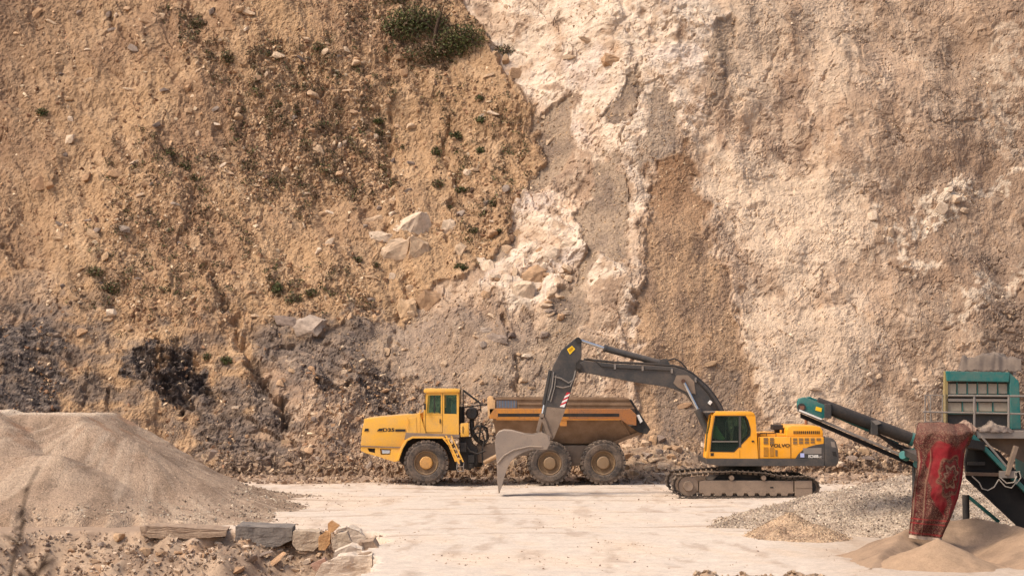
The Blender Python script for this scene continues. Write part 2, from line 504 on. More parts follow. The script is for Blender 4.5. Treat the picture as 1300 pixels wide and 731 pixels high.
band = region([(-200, 388), (90, 380), (230, 425), (340, 405), (470, 400), (505, 470), (480, 560), (380, 620), (250, 620), (200, 540), (-200, 580)], 16, 26, 48)
col = mx(col, E(122, 104, 90), band * sstep(-.35, .35, fbm(CU / 46, CV / 22, 4, 78)) * .75)
c_sh = mx(np.broadcast_to(E(112, 97, 86), CX.shape + (3,)), E(72, 62, 57), sstep(-.25, .45, fbm(CU / 20, CV / 9, 4, 72)))
c_sh = mx(c_sh, E(170, 144, 120), sstep(.3, .8, fbm(CU / 16, CV / 5, 4, 73)) * 0.8)
col = col + (c_sh - col) * (shale * sstep(-.7, .1, mid + .2))[..., None]
blk = region([(165, 452), (205, 446), (262, 466), (268, 504), (238, 512), (198, 494), (172, 480)], 3, 14, 47)
col = mx(col, E(60, 50, 46), blk * sstep(-.15, .3, fbm(CU / 12, CV / 7, 4, 74)) * 0.9)
col = mx(col, E(140, 108, 80), stony * sstep(-.2, .5, fbm(CU / 12, CV / 12, 4, 75)) * 0.45)
dust = fbm(CU / 5, CV / 5, 3, 76)
col = col * (1 + 0.12 * dust * (1 - .6 * face) + tone)[..., None]

# relief, metres out of the face
rockw = np.clip(np.maximum.reduce([white, cream * .7]) * (1 - soil) * (1 - scree), 0, 1)
loose = np.clip(np.maximum(scree, fan), 0, 1) * (1 - soil)
face = np.clip(1 - soil - loose, 0, 1)
d = 0.9 * fbm(CX / 9, CZ / 9, 3, 80, .45) + 0.15 * fbm(CX / 3.0, CZ / 4.5, 3, 81, .4)
d += soil * (0.08 + .20 * sstep(170, 110, CV) + 0.16 * fbm(CX / 1.6 + .5 * CZ / 2, CZ / 5.0, 3, 82) - 0.12 * sstep(.1, .5, fbm((CU - .30 * CV + 40 * lo) / 24, CV / 95, 4, 332)) * sstep(-.3, .4, mid + lo) + 0.06 * ridged(CX / 1.1 + .3 * CZ, CZ / 4.0, 3, 83))
d += soil * (0.10 * chipped(fbm(CX / 1.3 + .5 * CZ, CZ / 1.6, 4, 314, .55), 3.0) + 0.08 * fbm(CX / .8, CZ / .8, 3, 84, .5) + 0.05 * fbm(CX / .22, CZ / .22, 3, 85, .65))
d += stony * (0.10 * fbm(CX / .35, CZ / .35, 4, 86, .65) + 0.05 * ridged(CX / .25, CZ / .25, 2, 87))
facet2 = (r1b - .5) * 0.09 + oxb * (r2b - .5) * 0.22 - 0.03 * sstep(.06, 0, f2b - f1b)
ch1 = chipped(fbm(CX / 2.4 + .35 * CZ, CZ / 2.6 - .15 * CX, 3, 310, .42), 3.5, .86)
ch2 = chipped(fbm(CX / .9 + .35 * CZ, CZ / .9 - .1 * CX, 2, 311, .5), 2.5, .86)
ch3 = chipped(fbm(CX / 1.1, CZ / .42 + .15 * CX, 4, 312, .5), 3.0)
d += face * ((0.24 - .08 * cream - .08 * sstep(880, 1040, CU)) * ch1 * sstep(-.55, .35, fbm(CX / 1.1, CZ / 1.1, 3, 365)) + 0.045 * ch2 * sstep(-.2, .4, lo + mid)) + rockw * .06 * ch3 + face * facet * (.36 - .20 * sstep(880, 1040, CU + 30 * lo))
wl1, wl2, wox, woy, wr1, wr2 = worley(CX / 3.6 + .3 * CZ + .2 * fbm(CX / 2, CZ / 2, 2, 350), CZ / 3.0 + .2 * fbm(CX / 2, CZ / 2, 2, 351), 352)
calm = .80 - .42 * sstep(880, 1040, CU + 30 * lo)
rnd = sstep(0, .22, wl2 - wl1)      # the planes meet in worn edges
d += face * calm * rnd * ((wr1 - .5) * .16 + wox * (wr2 - .5) * .8 + woy * (wr1 - .5) * .45)
fr1 = np.abs(fbm(CX / 3.2 + .5 * CZ, CZ / 4.5 - .3 * CX, 3, 360, .5)); fr2 = np.abs(fbm(CX / 2.2 - .3 * CZ, CZ / 3.4, 3, 361, .5))
d -= face * (.10 * sstep(.020, 0, fr1) * sstep(-.1, .3, m1) + .08 * sstep(.016, 0, fr2) * sstep(-.1, .3, m2))
d += face * (.006 + .02 * sstep(.0, .5, m1)) * fbm(CX / .16, CZ / .16, 3, 313, .75)
d += face * (0.10 * fbm(CX / 1.7, CZ / 1.7, 3, 92, .38) * (.5 + sstep(-.2, .5, lo)) + 0.022 * fbm(CX / .22, CZ / .24, 3, 93, .65) + 0.010 * streak)
d += (face * (1 - rockw)) * (0.05 * sstep(.0, .5, fbm(CX / 3, CZ / 3, 2, 124)) * ridged(CX / .7, CZ / .7, 3, 94) + facet2 * .4 * sstep(0, .6, lo))
d += loose * (0.12 * fbm(CX / 1.6, CZ / 4, 3, 95) + 0.035 * fbm(CX / .25, CZ / .25, 3, 96, .7) - 0.12)
fs1, fs2, osx, osy, rs1, rs2 = worley(CX / 1.1 + .35 * fbm(CX, CZ, 2, 98), (CZ + .35 * CX) / .30, 97)
d += shale * ((rs1 - .5) * 0.30 + osx * (rs2 - .5) * .2 - .07 * sstep(.1, 0, fs2 - fs1)) * (1 - .35 * soil)
d += blk * (0.25 * ridged(CX / .6, CZ / .25, 3, 99) - .3)
# gullies, cracks and ledges the photograph shows: (pixel path, half width px, depth m)
GULLY = [
    ([(497, 105), (498, 200), (494, 262), (492, 300)], 4, .22), ([(573, 150), (576, 215), (572, 262), (570, 300)], 5, .28),
    ([(262, 345), (300, 420), (330, 480), (372, 560)], 6, .35), ([(300, 400), (330, 470), (365, 540)], 4, .25),
    ([(318, 430), (345, 500), (392, 590)], 6, .30), ([(645, 90), (662, 140), (656, 190)], 5, .25),
    ([(640, 398), (652, 440), (658, 480), (664, 500)], 4, .30), ([(686, 430), (684, 470), (672, 492)], 3, .20),
    ([(818, 86), (800, 150), (795, 180)], 3, .35), ([(770, 148), (790, 108), (818, 84)], 2, .15),
    ([(852, 160), (850, 180), (856, 200)], 4, .20), ([(795, 195), (797, 260), (793, 330)], 3, .25),
    ([(838, 200), (815, 290), (806, 380), (812, 450)], 3, .18), ([(905, 285), (935, 390), (958, 470)], 4, .22),
    ([(0, 300), (12, 320), (20, 340)], 5, .3), ([(985, 65), (972, 95), (960, 110)], 4, .22),
    ([(1085, 0), (1062, 70), (1040, 110)], 4, .16), ([(900, 272), (915, 285)], 3, .3),
    ([(660, 258), (700, 266), (738, 282)], 2, .18), ([(665, 296), (700, 304), (735, 312)], 2, .15),
    ([(780, 30), (812, 55), (838, 45), (870, 8)], 5, .28), ([(655, 360), (680, 365), (702, 345)], 3, .22),
    ([(1130, 330), (1165, 352)], 4, .28), ([(1200, 420), (1260, 385), (1310, 350)], 5, .28),
    ([(1190, 470), (1240, 440), (1310, 400)], 5, .25), ([(400, 500), (465, 500)], 4, .28),
    ([(110, 470), (106, 520)], 3, .2), ([(135, 490), (138, 520)], 3, .2), ([(140, 25), (165, 60)], 5, .2),
    ([(520, 340), (505, 400), (500, 470)], 5, .2), ([(945, 180), (955, 250), (950, 300)], 4, .15),
    ([(480, 20), (500, 90)], 4, .15), ([(1060, 90), (1035, 105)], 5, .22),
]
for pth, w, dep in GULLY:
    rock_side = pth[0][0] > 640
    brk = sstep(-.35, .25, fbm(CU / 16, CV / 16, 3, 300 + int(pth[0][0])))
    d -= dep * (.55 if rock_side else 1.0) * brk * sstep(w * (1.0 if rock_side else 1.6), 0, line_dist(CU + .7 * (WU - CU), CV + .7 * (WV - CV), pth))
BULGE = [((515, 300), 42, .22), ((640, 355), 34, .25), ((300, 30), 18, .3), ((190, 40), 16, .25), ((240, 80), 14, .2), ((590, 395), 60, .25), ((840, 570), 50, .5), ((1090, 590), 60, .35)]
for (bu, bv), rr, am in BULGE:
    d += am * np.exp(-((CU - bu) ** 2 + (CV - bv) ** 2) / (rr * rr))
# the toe spreads out as loose debris
toe = sstep(1.6, -0.2, CZ + .35 * fbm(CX / 1.8, CX * 0 + 3, 3, 120))
d += toe * (0.5 + 0.14 * fbm(CX / .3, CZ / .3, 4, 121, .65))
col = mx(col, E(146, 117, 90), toe * .6)
nl = np.sqrt(1 + lean(CX) ** 2)
CYd = CY - d / nl
CZd = CZ + d * lean(CX) / nl
cliff_mat = earth_mat('quarry_face_earth', 9.0, 13.0, .10, 0.6, 0.05, .13)
cliff = link('cliff', mesh_arrays('cliff', np.stack([CX, CYd, CZd], -1).reshape(-1, 3), grid_faces(*CX.shape), False, np.concatenate([np.clip(col, 0.01, .9), np.clip(.95 * soil + 1.0 * loose + .78 * face - .22 * rockw + .2 * stony + .4 * toe, .15, 1.1)[..., None]], -1).reshape(-1, 4)), cliff_mat)
tag(cliff, 'steep quarry face of brown soil, pale limestone and grey scree', 'cliff', None, 'structure')

def on_cliff(u, v):
    """point and outward normal of the built face seen at a photo pixel"""
    z = 5.0
    for _ in range(12):
        p = P(u, v, 80 + .6 * z)
        x = p[0]
        Y = float(foot(np.array(x)) + lean(np.array(x)) * z)
        z = P(u, v, Y)[2]
    x = P(u, v, Y)[0]
    i = int(np.clip(np.searchsorted(zs, z), 1, len(zs) - 2)); j = int(np.clip(np.searchsorted(xs, x), 1, len(xs) - 2))
    q = np.array([CX[i, j], CYd[i, j], CZd[i, j]])
    n = np.array([0, -1, float(lean(np.array(x)))]); n /= np.linalg.norm(n)
    return q, n, (i, j)
def cliff_cells(mask, n, rng, power=1.0):
    """n random grid cells weighted by a mask, inside the frame and a little around it"""
    m = mask * ((CU > -60) & (CU < 1360) & (CV > -40) & (CZ > 0.0))
    cells = np.flatnonzero(rng.random(m.shape) < m ** power * n / max(1.0, (m ** power).sum()))
    return cells

earth_stone = earth_mat('loose_stone', 14.0, None, 0, 0.5, 0.02)
# ---- stones one can tell apart, bedded in the face: children of the cliff
pale_t = [E(214, 182, 148), E(232, 204, 172), E(200, 164, 126), E(224, 190, 152)]
tan_t = [E(176, 134, 96), E(201, 163, 121), E(190, 146, 104), E(218, 184, 146)]
grey_t = [E(140, 118, 102), E(168, 144, 124), E(120, 100, 88), E(184, 160, 138)]
M_PALE = stone_mat('pale_limestone', pale_t); M_TAN = stone_mat('tan_stone', tan_t); M_GREY = stone_mat('grey_stone', grey_t)
def rock_set(mat):
    out = []
    for r in ROCKS:
        me = r.copy(); me.materials.clear(); me.materials.append(mat); out.append(me)
    return out
def big_set(mat):
    out = []
    for r in BIG:
        me = r.copy(); me.materials.clear(); me.materials.append(mat); out.append(me)
    return out
BIGS = [big_set(M_PALE), big_set(M_TAN), big_set(M_GREY)]
R_PALE, R_TAN, R_GREY = rock_set(M_PALE), rock_set(M_TAN), rock_set(M_GREY)
def cliff_stone(u, v, w, h, meshes, ang=0.0, rng=random):
    q, n, _ = on_cliff(u, v)
    s = q[1] / F
    if max(w, h) >= 20: meshes = BIGS[0 if meshes is R_PALE else 1 if meshes is R_TAN else 2]
    o = bpy.data.objects.new('stone', rng.choice(meshes)); COL.objects.link(o)
    o.parent = cliff
    W, H = w * s * 1.15, h * s * 1.25
    o.scale = (W, min(W, H) * (rng.uniform(.55, .8) if max(w, h) < 20 else .5), H)
    o.rotation_euler = (rng.uniform(-.5, .1), ang, rng.uniform(-.3, .3))
    o.location = Vector(q) + Vector(n) * min(W, H) * (0.08 if max(w, h) < 20 else -.04)
    return o
HERO_STONES = [ # u, v, width, height, set, tilt
    (522, 288, 46, 40, 0, -.5), (505, 318, 48, 34, 0, -.45), (530, 318, 30, 34, 0, .2), (484, 302, 30, 16, 0, .2), (568, 285, 22, 26, 0, 0),
    (583, 320, 16, 20, 0, .1), (547, 384, 34, 36, 1, .1), (516, 392, 26, 30, 1, 0), (361, 411, 34, 18, 2, .15), (396, 424, 42, 28, 2, 0), (474, 273, 26, 11, 0, -.3),
    (305, 22, 26, 20, 1, -.2), (306, 38, 16, 10, 1, 0), (318, 40, 14, 12, 1, .3), (42, 20, 26, 12, 1, -.8), (188, 40, 18, 10, 1, .4), (155, 295, 26, 9, 2, .1),
    (46, 230, 18, 26, 1, -.4), (60, 234, 16, 10, 1, -.2), (108, 222, 12, 14, 1, 0), (145, 222, 18, 10, 1, .2), (190, 238, 20, 12, 1, 0),
    (116, 298, 20, 12, 1, .4), (70, 300, 14, 8, 1, .1), (662, 377, 28, 34, 0, .1), (700, 385, 12, 11, 0, .2), (692, 396, 12, 12, 0, 0), (697, 405, 9, 14, 0, .3),
    (620, 345, 16, 28, 0, -.4), (628, 358, 14, 12, 0, 0), (652, 350, 8, 10, 0, 0), (640, 312, 16, 14, 0, 0), (700, 330, 22, 20, 0, -.4), (675, 355, 36, 26, 1, -.6),
    (720, 318, 20, 14, 0, 0), (612, 335, 12, 22, 0, -.3), (290, 55, 12, 8, 1, 0), (354, 82, 12, 16, 0, .2), (509, 80, 16, 14, 1, 0), (512, 96, 12, 10, 1, 0),
    (358, 212, 14, 12, 0, .3), (388, 238, 14, 8, 0, 0), (408, 262, 12, 10, 1, 0), (428, 173, 8, 12, 0, .3), (405, 185, 16, 12, 0, .4), (418, 310, 14, 10, 0, -.6),
    (404, 326, 9, 14, 0, .4), (498, 272, 12, 8, 0, -.3), (470, 355, 14, 8, 1, .1), (497, 350, 10, 8, 0, 0), (520, 362, 12, 12, 0, 0), (444, 277, 8, 8, 0, 0),
    (140, 402, 12, 14, 0, 0), (105, 428, 16, 12, 1, -.5), (213, 560, 8, 6, 0, 0), (270, 580, 14, 12, 2, .1), (290, 596, 10, 8, 0, 0), (300, 520, 10, 8, 0, 0),
    (490, 448, 10, 10, 0, 0), (662, 480, 16, 9, 0, .1), (632, 434, 26, 14, 2, .2), (648, 428, 14, 10, 2, .3), (612, 422, 22, 8, 2, 0), (690, 428, 16, 10, 2, 0),
    (1030, 500, 14, 10, 0, 0), (985, 555, 10, 8, 1, 0), (1118, 605, 14, 22, 1, .4), (1110, 578, 22, 16, 1, 0), (1090, 590, 16, 14, 1, 0), (1075, 600, 14, 12, 2, 0),
    (1094, 598, 14, 10, 2, 0), (1050, 600, 16, 8, 0, 0), (1060, 606, 12, 9, 0, 0), (1048, 590, 14, 7, 1, 0), (900, 470, 16, 8, 1, -.2), (868, 520, 18, 9, 1, -.2),
    (775, 85, 26, 22, 1, .4), (745, 60, 30, 8, 1, .4), (720, 78, 16, 7, 1, 0), (652, 92, 18, 14, 1, 0), (640, 78, 14, 16, 1, 0), (600, 210, 10, 8, 1, 0),
    (1108, 276, 14, 14, 0, 0), (1130, 296, 9, 14, 0, 0), (1215, 250, 16, 12, 0, 0), (1195, 262, 16, 14, 0, .4), (1225, 262, 10, 14, 0, 0), (1205, 240, 14, 9, 0, 0), (1180, 280, 12, 9, 0, 0),
    (440, 75, 12, 9, 0, .2), (470, 100, 14, 8, 1, 0), (520, 150, 10, 12, 1, 0), (240, 150, 12, 8, 1, .2), (165, 120, 16, 6, 1, .2), (85, 125, 18, 8, 1, 0), (88, 152, 9, 9, 0, 0),
]
rr = random.Random(5)
SETS = [R_PALE, R_TAN, R_GREY]
for (u, v, w, h, k, a) in HERO_STONES:
    cliff_stone(u, v, w, h, SETS[k], a, rr)
cnt = 0
wts = [((60, 10, 330, 420), 70), ((300, 60, 520, 300), 45), ((440, 380, 700, 600), 40), ((540, 90, 700, 330), 25), ((600, 320, 740, 410), 18), ((300, 480, 480, 600), 20), ((860, 430, 1200, 600), 22)]
for (x0, y0, x1, y1), n in wts:
    for _ in range(n):
        w = rr.uniform(6, 13) * (1.3 if rr.random() < .12 else 1)
        cliff_stone(rr.uniform(x0, x1), rr.uniform(y0, y1), w, w * rr.uniform(.5, .95), rr.choice([R_PALE, R_TAN, R_TAN, R_GREY] if x0 < 600 else [R_PALE, R_TAN]), rr.uniform(-.7, .7), rr)
# ---- pebbles too small to pick apart
def pebble_field(mask, n, smin, smax, tones, seed, out):
    r = np.random.default_rng(seed)
    c = cliff_cells(mask, n, r)
    pos = np.stack([CX.ravel()[c], CYd.ravel()[c], CZd.ravel()[c]], 1) + r.normal(size=(len(c), 3)) * .02
    sz = smin + (smax - smin) * r.random(len(c)) ** 4.0
    pos[:, 1] += sz * .16; pos[:, 2] -= sz * .08       # half bedded in the earth
    t = np.array(tones)[r.integers(0, len(tones), len(c))] * (0.75 + .45 * r.random((len(c), 1)))
    out.append((pos, sz, t))
fields = []
run = sstep(-.15, .55, fbm((CU - .30 * CV) / 17, CV / 110, 4, 330)) * (.35 + .65 * sstep(-.3, .4, fbm(CU / 60, CV / 60, 3, 331)))
ts = [E(206, 164, 120), E(184, 140, 98), E(222, 190, 150), E(160, 118, 84)]
pebble_field(soil * run, 13000, .045, .30, ts + [E(128, 92, 66)], 1, fields)
pebble_field(stony, 12000, .06, .32, ts + [E(120, 92, 72)], 2, fields)
pebble_field(loose, 7000, .045, .20, [E(190, 152, 112), E(168, 134, 100), E(212, 178, 138)], 3, fields)
pebble_field(face * sstep(-.1, .6, mid), 4000, .06, .24, [E(214, 180, 142), E(190, 154, 118), E(228, 200, 164)], 4, fields)
pebble_field(toe, 3500, .08, .40, [E(170, 138, 106), E(200, 168, 132), E(146, 120, 98)], 5, fields)
pebble_field(shale, 1500, .06, .25, [E(120, 100, 88), E(90, 76, 70), E(176, 150, 126)], 6, fields)
pp = np.concatenate([f[0] for f in fields]); sz = np.concatenate([f[1] for f in fields]); cc = np.concatenate([f[2] for f in fields])
pebbles = scatter('pebbles', CHIPS, pp, sz, cc, earth_stone, cliff)

# ================================================================== the quarry floor and the bank in front
def bank_edge(x):
    """depth at which the floor breaks off towards the camera"""
    left = 53.0 + .5 * np.sin(x * .9)
    return 36.0 + (left - 36.0) * sstep(-2.75, -3.55, x - .0 * x)
gx = np.concatenate([np.linspace(-70, -17, 40)[:-1], np.arange(-17, 17, 0.11), np.linspace(17, 70, 40)])
gy = np.concatenate([np.linspace(-30, 34, 60)[:-1], np.arange(34, 58, 0.10), np.arange(58, 84, 0.16), np.linspace(84, 130, 12)])
GX, GY = np.meshgrid(gx, gy)
edge = bank_edge(GX + .35 * fbm(GX / 1.5, GY / 1.5, 3, 140)) + .6 * fbm(GX / 1.6, GY / 3.0, 4, 141, .6)
below = np.maximum(0, edge - GY)
onb = sstep(-.02, .25, below)
GZ = 0.05 * fbm(GX / 6, GY / 6, 3, 142) + 0.010 * fbm(GX / .5, GY / 1.6, 3, 143)
# wheel ruts worn along the floor
for k in range(7):
    yc = 57 + 2.3 * k + .8 * np.sin(GX * .13 + k) + .06 * GX * (k % 3 - 1)
    GZ -= 0.007 * np.exp(-((GY - yc) / .35) ** 2) * (1 - onb)
GZ += 0.12 * sstep(76.5, 80, GY + .6 * fbm(GX / 2, GY / 2, 3, 145)) * (1 + .8 * fbm(GX / .5, GY / .5, 3, 146))
drop = -0.62 * below
drop = np.where(drop < -3.2, -3.2, drop)
GZ += drop + onb * (0.22 * fbm(GX / 1.2, GY / 1.2, 4, 147, .6) + .06 * fbm(GX / .25, GY / .25, 3, 148))
# the knoll the camera stands on
knoll = 2.55 - 0.16 * np.maximum(0, GY - 11)
GZ = np.where(GY < 34, np.maximum(np.minimum(GZ, -2.0), knoll), GZ)
GZ = np.where(GY >= 34, np.maximum(GZ, knoll * (GY < 46) - 9 * (GY >= 46)), GZ)
# dusty berm of clods at the near rim
berm = np.exp(-((GY - 38.4) / .55) ** 2) * sstep(2.2, 3.4, GX) * sstep(7.6, 6.2, GX)
GZ += berm * (0.30 + .16 * fbm(GX / .5, GY / .5, 4, 149, .6))
GU, GVv = project(GX, np.maximum(GY, 5), GZ)
gcol = np.broadcast_to(E(228, 206, 182, .88), GX.shape + (3,)).copy()
gn = fbm(GX / 4, GY / 7, 4, 150)
gcol = mx(gcol, E(226, 197, 166, 1.0), sstep(-.05, .7, gn) * .65)
gcol = mx(gcol, E(220, 192, 162, 1.0), sstep(.1, .8, fbm(GX / 1.3 + .25 * GY, GY / 3.5, 4, 151)) * .6)
gcol = mx(gcol, E(176, 146, 119, .95), sstep(.28, .8, fbm(GX / .9, GY / 4.2, 4, 152, .6)) * .45)
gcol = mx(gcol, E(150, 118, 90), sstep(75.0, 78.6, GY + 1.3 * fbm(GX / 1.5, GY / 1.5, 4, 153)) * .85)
gcol = mx(gcol, E(178, 150, 122), sstep(5.5, 9.0, GX + 1.5 * gn) * sstep(60, 54, GY) * .55)
gcol = mx(gcol, E(172, 142, 114), sstep(-8.6, -10.2, GX + .8 * fbm(GX / 1.2, GY / 1.2, 3, 158)) * sstep(62, 58, GY))
bcol = mx(mx(np.broadcast_to(E(182, 152, 122), GX.shape + (3,)), E(152, 124, 99), sstep(-.2, .6, fbm(GX / .9, GY / .9, 4, 154))), E(190, 148, 108), sstep(.2, .7, fbm(GX / 1.8 + 4, GY / 1.8, 3, 155)) * .8)
gcol = gcol + (bcol - gcol) * onb[..., None]
gcol = mx(gcol, E(180, 148, 116), np.clip(berm * 1.3, 0, 1))
for k, (yc0, sl_) in enumerate(((60, .10), (62.3, .10), (66.5, -.03), (68.7, -.03), (52, .22), (54.2, .22), (71, .02), (73, .02))):
    tr_d = np.abs(GY - (yc0 + sl_ * GX + .5 * np.sin(GX * .22 + k // 2)))
    gcol = mx(gcol, E(186, 156, 128, .9), sstep(.36, .18, tr_d) * (1 - onb) * .6 * sstep(-.4, .3, fbm(GX / 2, GY / 2, 3, 157 + k)))
    GZ -= .012 * sstep(.34, .2, tr_d) * (1 - onb)
    GZ += .008 * sstep(.16, .0, np.abs(tr_d - .42)) * (1 - onb)
gcol *= (1 + .07 * fbm(GX / .2, GY / .2, 3, 156))[..., None]
floor_mat = earth_mat('quarry_floor_dust', 11.0, None, 0, 0.35, 0.02)
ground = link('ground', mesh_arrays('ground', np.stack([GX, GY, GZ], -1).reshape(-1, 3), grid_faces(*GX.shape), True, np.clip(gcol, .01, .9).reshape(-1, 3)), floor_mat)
tag(ground, 'pale dusty quarry floor with wheel tracks', 'ground', None, 'structure')
def ground_z(x, y):
    i = int(np.clip(np.searchsorted(gy, y), 1, len(gy) - 1)); j = int(np.clip(np.searchsorted(gx, x), 1, len(gx) - 1))
    return float(GZ[i, j])
def ground_stones(name, n, area, smin, smax, tones, seed, parent=ground, mask=None, pw=3.0):
    r = np.random.default_rng(seed)
    x = area[0] + (area[1] - area[0]) * r.random(n); y = area[2] + (area[3] - area[2]) * r.random(n)
    i = np.clip(np.searchsorted(gy, y), 1, len(gy) - 1); j = np.clip(np.searchsorted(gx, x), 1, len(gx) - 1)
    keep = np.ones(n, bool) if mask is None else r.random(n) < mask[i, j]
    x, y, i, j = x[keep], y[keep], i[keep], j[keep]
    pos = np.stack([x, y, GZ[i, j]], 1)
    s = smin + (smax - smin) * r.random(len(x)) ** pw
    t = np.array(tones)[r.integers(0, len(tones), len(x))] * (.75 + .45 * r.random((len(x), 1)))
    return scatter(name, CHIPS, pos, s, t, earth_stone, parent, r)
bank_t = [E(188, 158, 128), E(166, 138, 112), E(208, 180, 150), E(154, 126, 102)]
ground_stones('bank_rubble', 17000, (-15, -2.4, 47, 53.6), .025, .17, bank_t, 21, mask=onb, pw=4.0)
ground_stones('floor_grit', 9000, (-9, 13, 40, 77), .015, .08, [E(196, 166, 136), E(170, 142, 116), E(150, 124, 104)], 22, mask=sstep(-.1, .7, gn))
ground_stones('foot_rubble', 4200, (-14, 20, 76.2, 81), .05, .34, [E(166, 134, 104), E(196, 164, 130), E(140, 114, 92)], 23)
ground_stones('foot_spill', 2600, (-9, 20, 73.4, 78.5), .03, .16, [E(190, 160, 130), E(206, 178, 148), E(160, 132, 106)], 25, mask=sstep(73.4, 78.0, GY + .8 * fbm(GX / 1.4, GY / 1.4, 3, 159)))
ground_stones('berm_clods', 2600, (2.2, 7.6, 37.4, 39.4), .03, .13, [E(184, 152, 118), E(160, 130, 100), E(204, 174, 140)], 24, mask=np.clip(berm * 1.4, 0, 1))

# ================================================================== heaps
def heap(name, x0, x1, y0, y1, step, hfun, cfun, mat, label, cat):
    hx, hy = np.arange(x0, x1, step), np.arange(y0, y1, step)
    X, Y = np.meshgrid(hx, hy)
    Z = hfun(X, Y)
    c = cfun(X, Y, Z)
    faces = grid_faces(*X.shape)
    zf = Z.ravel()
    keep = (zf[faces].max(1) > -0.02)
    faces = faces[keep]
    used = np.unique(faces); remap = np.full(X.size, -1); remap[used] = np.arange(len(used))
    me = mesh_arrays(name, np.stack([X, Y, np.maximum(Z, -.12)], -1).reshape(-1, 3)[used], remap[faces], True, np.clip(c, .01, .9).reshape(-1, 3)[used])
    o = link(name, me, mat)
    tag(o, label, cat)
    return o, X, Y, Z, c
def rest(h):      # the foot of a heap runs out softly
    return np.where(h < .25, np.maximum(h, -1) * .6 + .10 - .0, h)
# left: the big heap of fine gravel
def h_left(X, Y):
    ws = 1 + .10 * fbm(X / 4, Y / 4, 3, 160)
    x_, y_ = X + .3 * fbm(X / 3.6, Y / 3.6, 2, 161), Y + .3 * fbm(X / 3.2, Y / 3.2, 3, 162)
    def plate(xa, xb, ya, yb, z, sl):
        dx = np.maximum(np.maximum(xa - x_, x_ - xb), 0); dy = np.maximum(np.maximum(ya - y_, y_ - yb), 0)
        return z - sl * np.sqrt(dx * dx + dy * dy) * ws
    h = plate(-40, -13.2, 62.2, 66, 3.12, .58)
    h = np.maximum(h, plate(-40, -16, 61.4, 65, 3.2, .52))
    h = np.maximum(h, plate(-40, -13.4, 59.0, 60.2, 1.95, .47))
    h = np.maximum(h, plate(-40, -11.2, 55.2, 57, .42, .26))
    h = np.maximum(h, plate(-11.9, -11.4, 61, 62, 2.0, .58))
    h = h + .06 * fbm(X / 1.6, Y / 1.6, 3, 163) + .012 * fbm(X / .2, Y / .2, 3, 164)
    h = h - .10 * np.exp(-(((X + 12.6) / .9) ** 2 + ((Y - 60.4) / .5) ** 2))
    h = h + .03 * fbm(np.arctan2(Y - 64, X + 12) * 9, X * 0 + 2, 3, 340)
    return np.where(h < 1.1, 1.1 * np.exp((h - 1.1) / 1.1), h) - .22 - 1.2 * sstep(56.0, 54.0, Y + .5 * fbm(X / 1.2, Y / 1.2, 3, 341))
def c_left(X, Y, Z):
    a = mx(np.broadcast_to(E(176, 146, 117), X.shape + (3,)), E(154, 126, 100), sstep(-.3, .5, fbm(X / .8, Y / 3.2, 4, 165)))
    a = mx(a, E(190, 161, 131), sstep(.1, .7, fbm(X / 1.6, Y / 3, 4, 166)) * .6)
    a = mx(a, E(196, 168, 138), sstep(.15, .45, fbm(np.arctan2(Y - 64, X + 12) * 14, np.hypot(X + 12, Y - 64) / 5, 4, 342)) * .6)
    a = mx(a, E(172, 126, 90), sstep(.2, .6, fbm(X / 1.2 + 9, Y / 1.2, 4, 167)) * sstep(1.2, 2.8, Z) * .6)
    a = mx(a, E(216, 190, 160), sstep(2.75, 3.0, Z) * sstep(62.0, 63, Y) * .9)
    return a * (1 + .12 * fbm(X / .12, Y / .12, 2, 168))[..., None]
gravel_mat = earth_mat('gravel', 16.0, 15.0, 0.25, 0.9, 0.05, .2)
fine_mat = earth_mat('fine_gravel', 18.0, 26.0, 0.22, 0.8, 0.03, .18)
sand_mat = earth_mat('quarry_sand', 22.0, None, 0, 0.4, 0.015)
heapL, hlX, hlY, hlZ, hlC = heap('gravel_heap', -40, -4.5, 52.9, 74, .085, h_left, c_left, fine_mat, 'large heap of fine beige gravel at the left, in front of the soil slope', 'gravel heap')
# right: coarse chippings under the conveyor
def cone(X, Y, u, v, Y0, sl, r0=0.0, seed=0):
    p = P(u, v, Y0)
    dd = np.sqrt((X - p[0]) ** 2 + (Y - Y0) ** 2) * (1 + .10 * fbm(X / .9 + seed, Y / .9, 3, 170 + seed))
    return p[2] - sl * np.maximum(0, dd - r0)
def ridge_h(X, Y, pts, sl, seed):
    best = np.full(X.shape, -9.0)
    for (a, b) in zip(pts[:-1], pts[1:]):
        ex, ey = b[0] - a[0], b[1] - a[1]
        t = np.clip(((X - a[0]) * ex + (Y - a[1]) * ey) / (ex * ex + ey * ey), 0, 1)
        dd = np.sqrt((X - a[0] - ex * t) ** 2 + (Y - a[1] - ey * t) ** 2) * (1 + .12 * fbm(X / 1.3, Y / 1.3, 3, seed))
        best = np.maximum(best, a[2] + (b[2] - a[2]) * t - sl * dd)
    return best
def h_right(X, Y):
    pts = [P(905, 662, 54.8), P(1000, 633, 56.5), P(1080, 613, 57), P(1152, 598, 57.5), P(1240, 592, 57), P(1420, 610, 57)]
    h = ridge_h(X, Y, pts, .27, 175)
    h = np.maximum(h, ridge_h(X, Y, [P(1060, 634, 54.5), P(1180, 612, 54.5), P(1300, 612, 54.5)], .28, 176))
    h = h + .05 * fbm(X / .9, Y / .9, 3, 177) + .03 * fbm(X / .13, Y / .13, 2, 178)
    return h - .10
def c_gr(X, Y, Z):
    a = mx(np.broadcast_to(E(190, 166, 140), X.shape + (3,)), E(164, 141, 118), sstep(-.3, .5, fbm(X / .9, Y / .9, 4, 179)))
    return a * (1 + .15 * fbm(X / .1, Y / .1, 2, 180))[..., None]
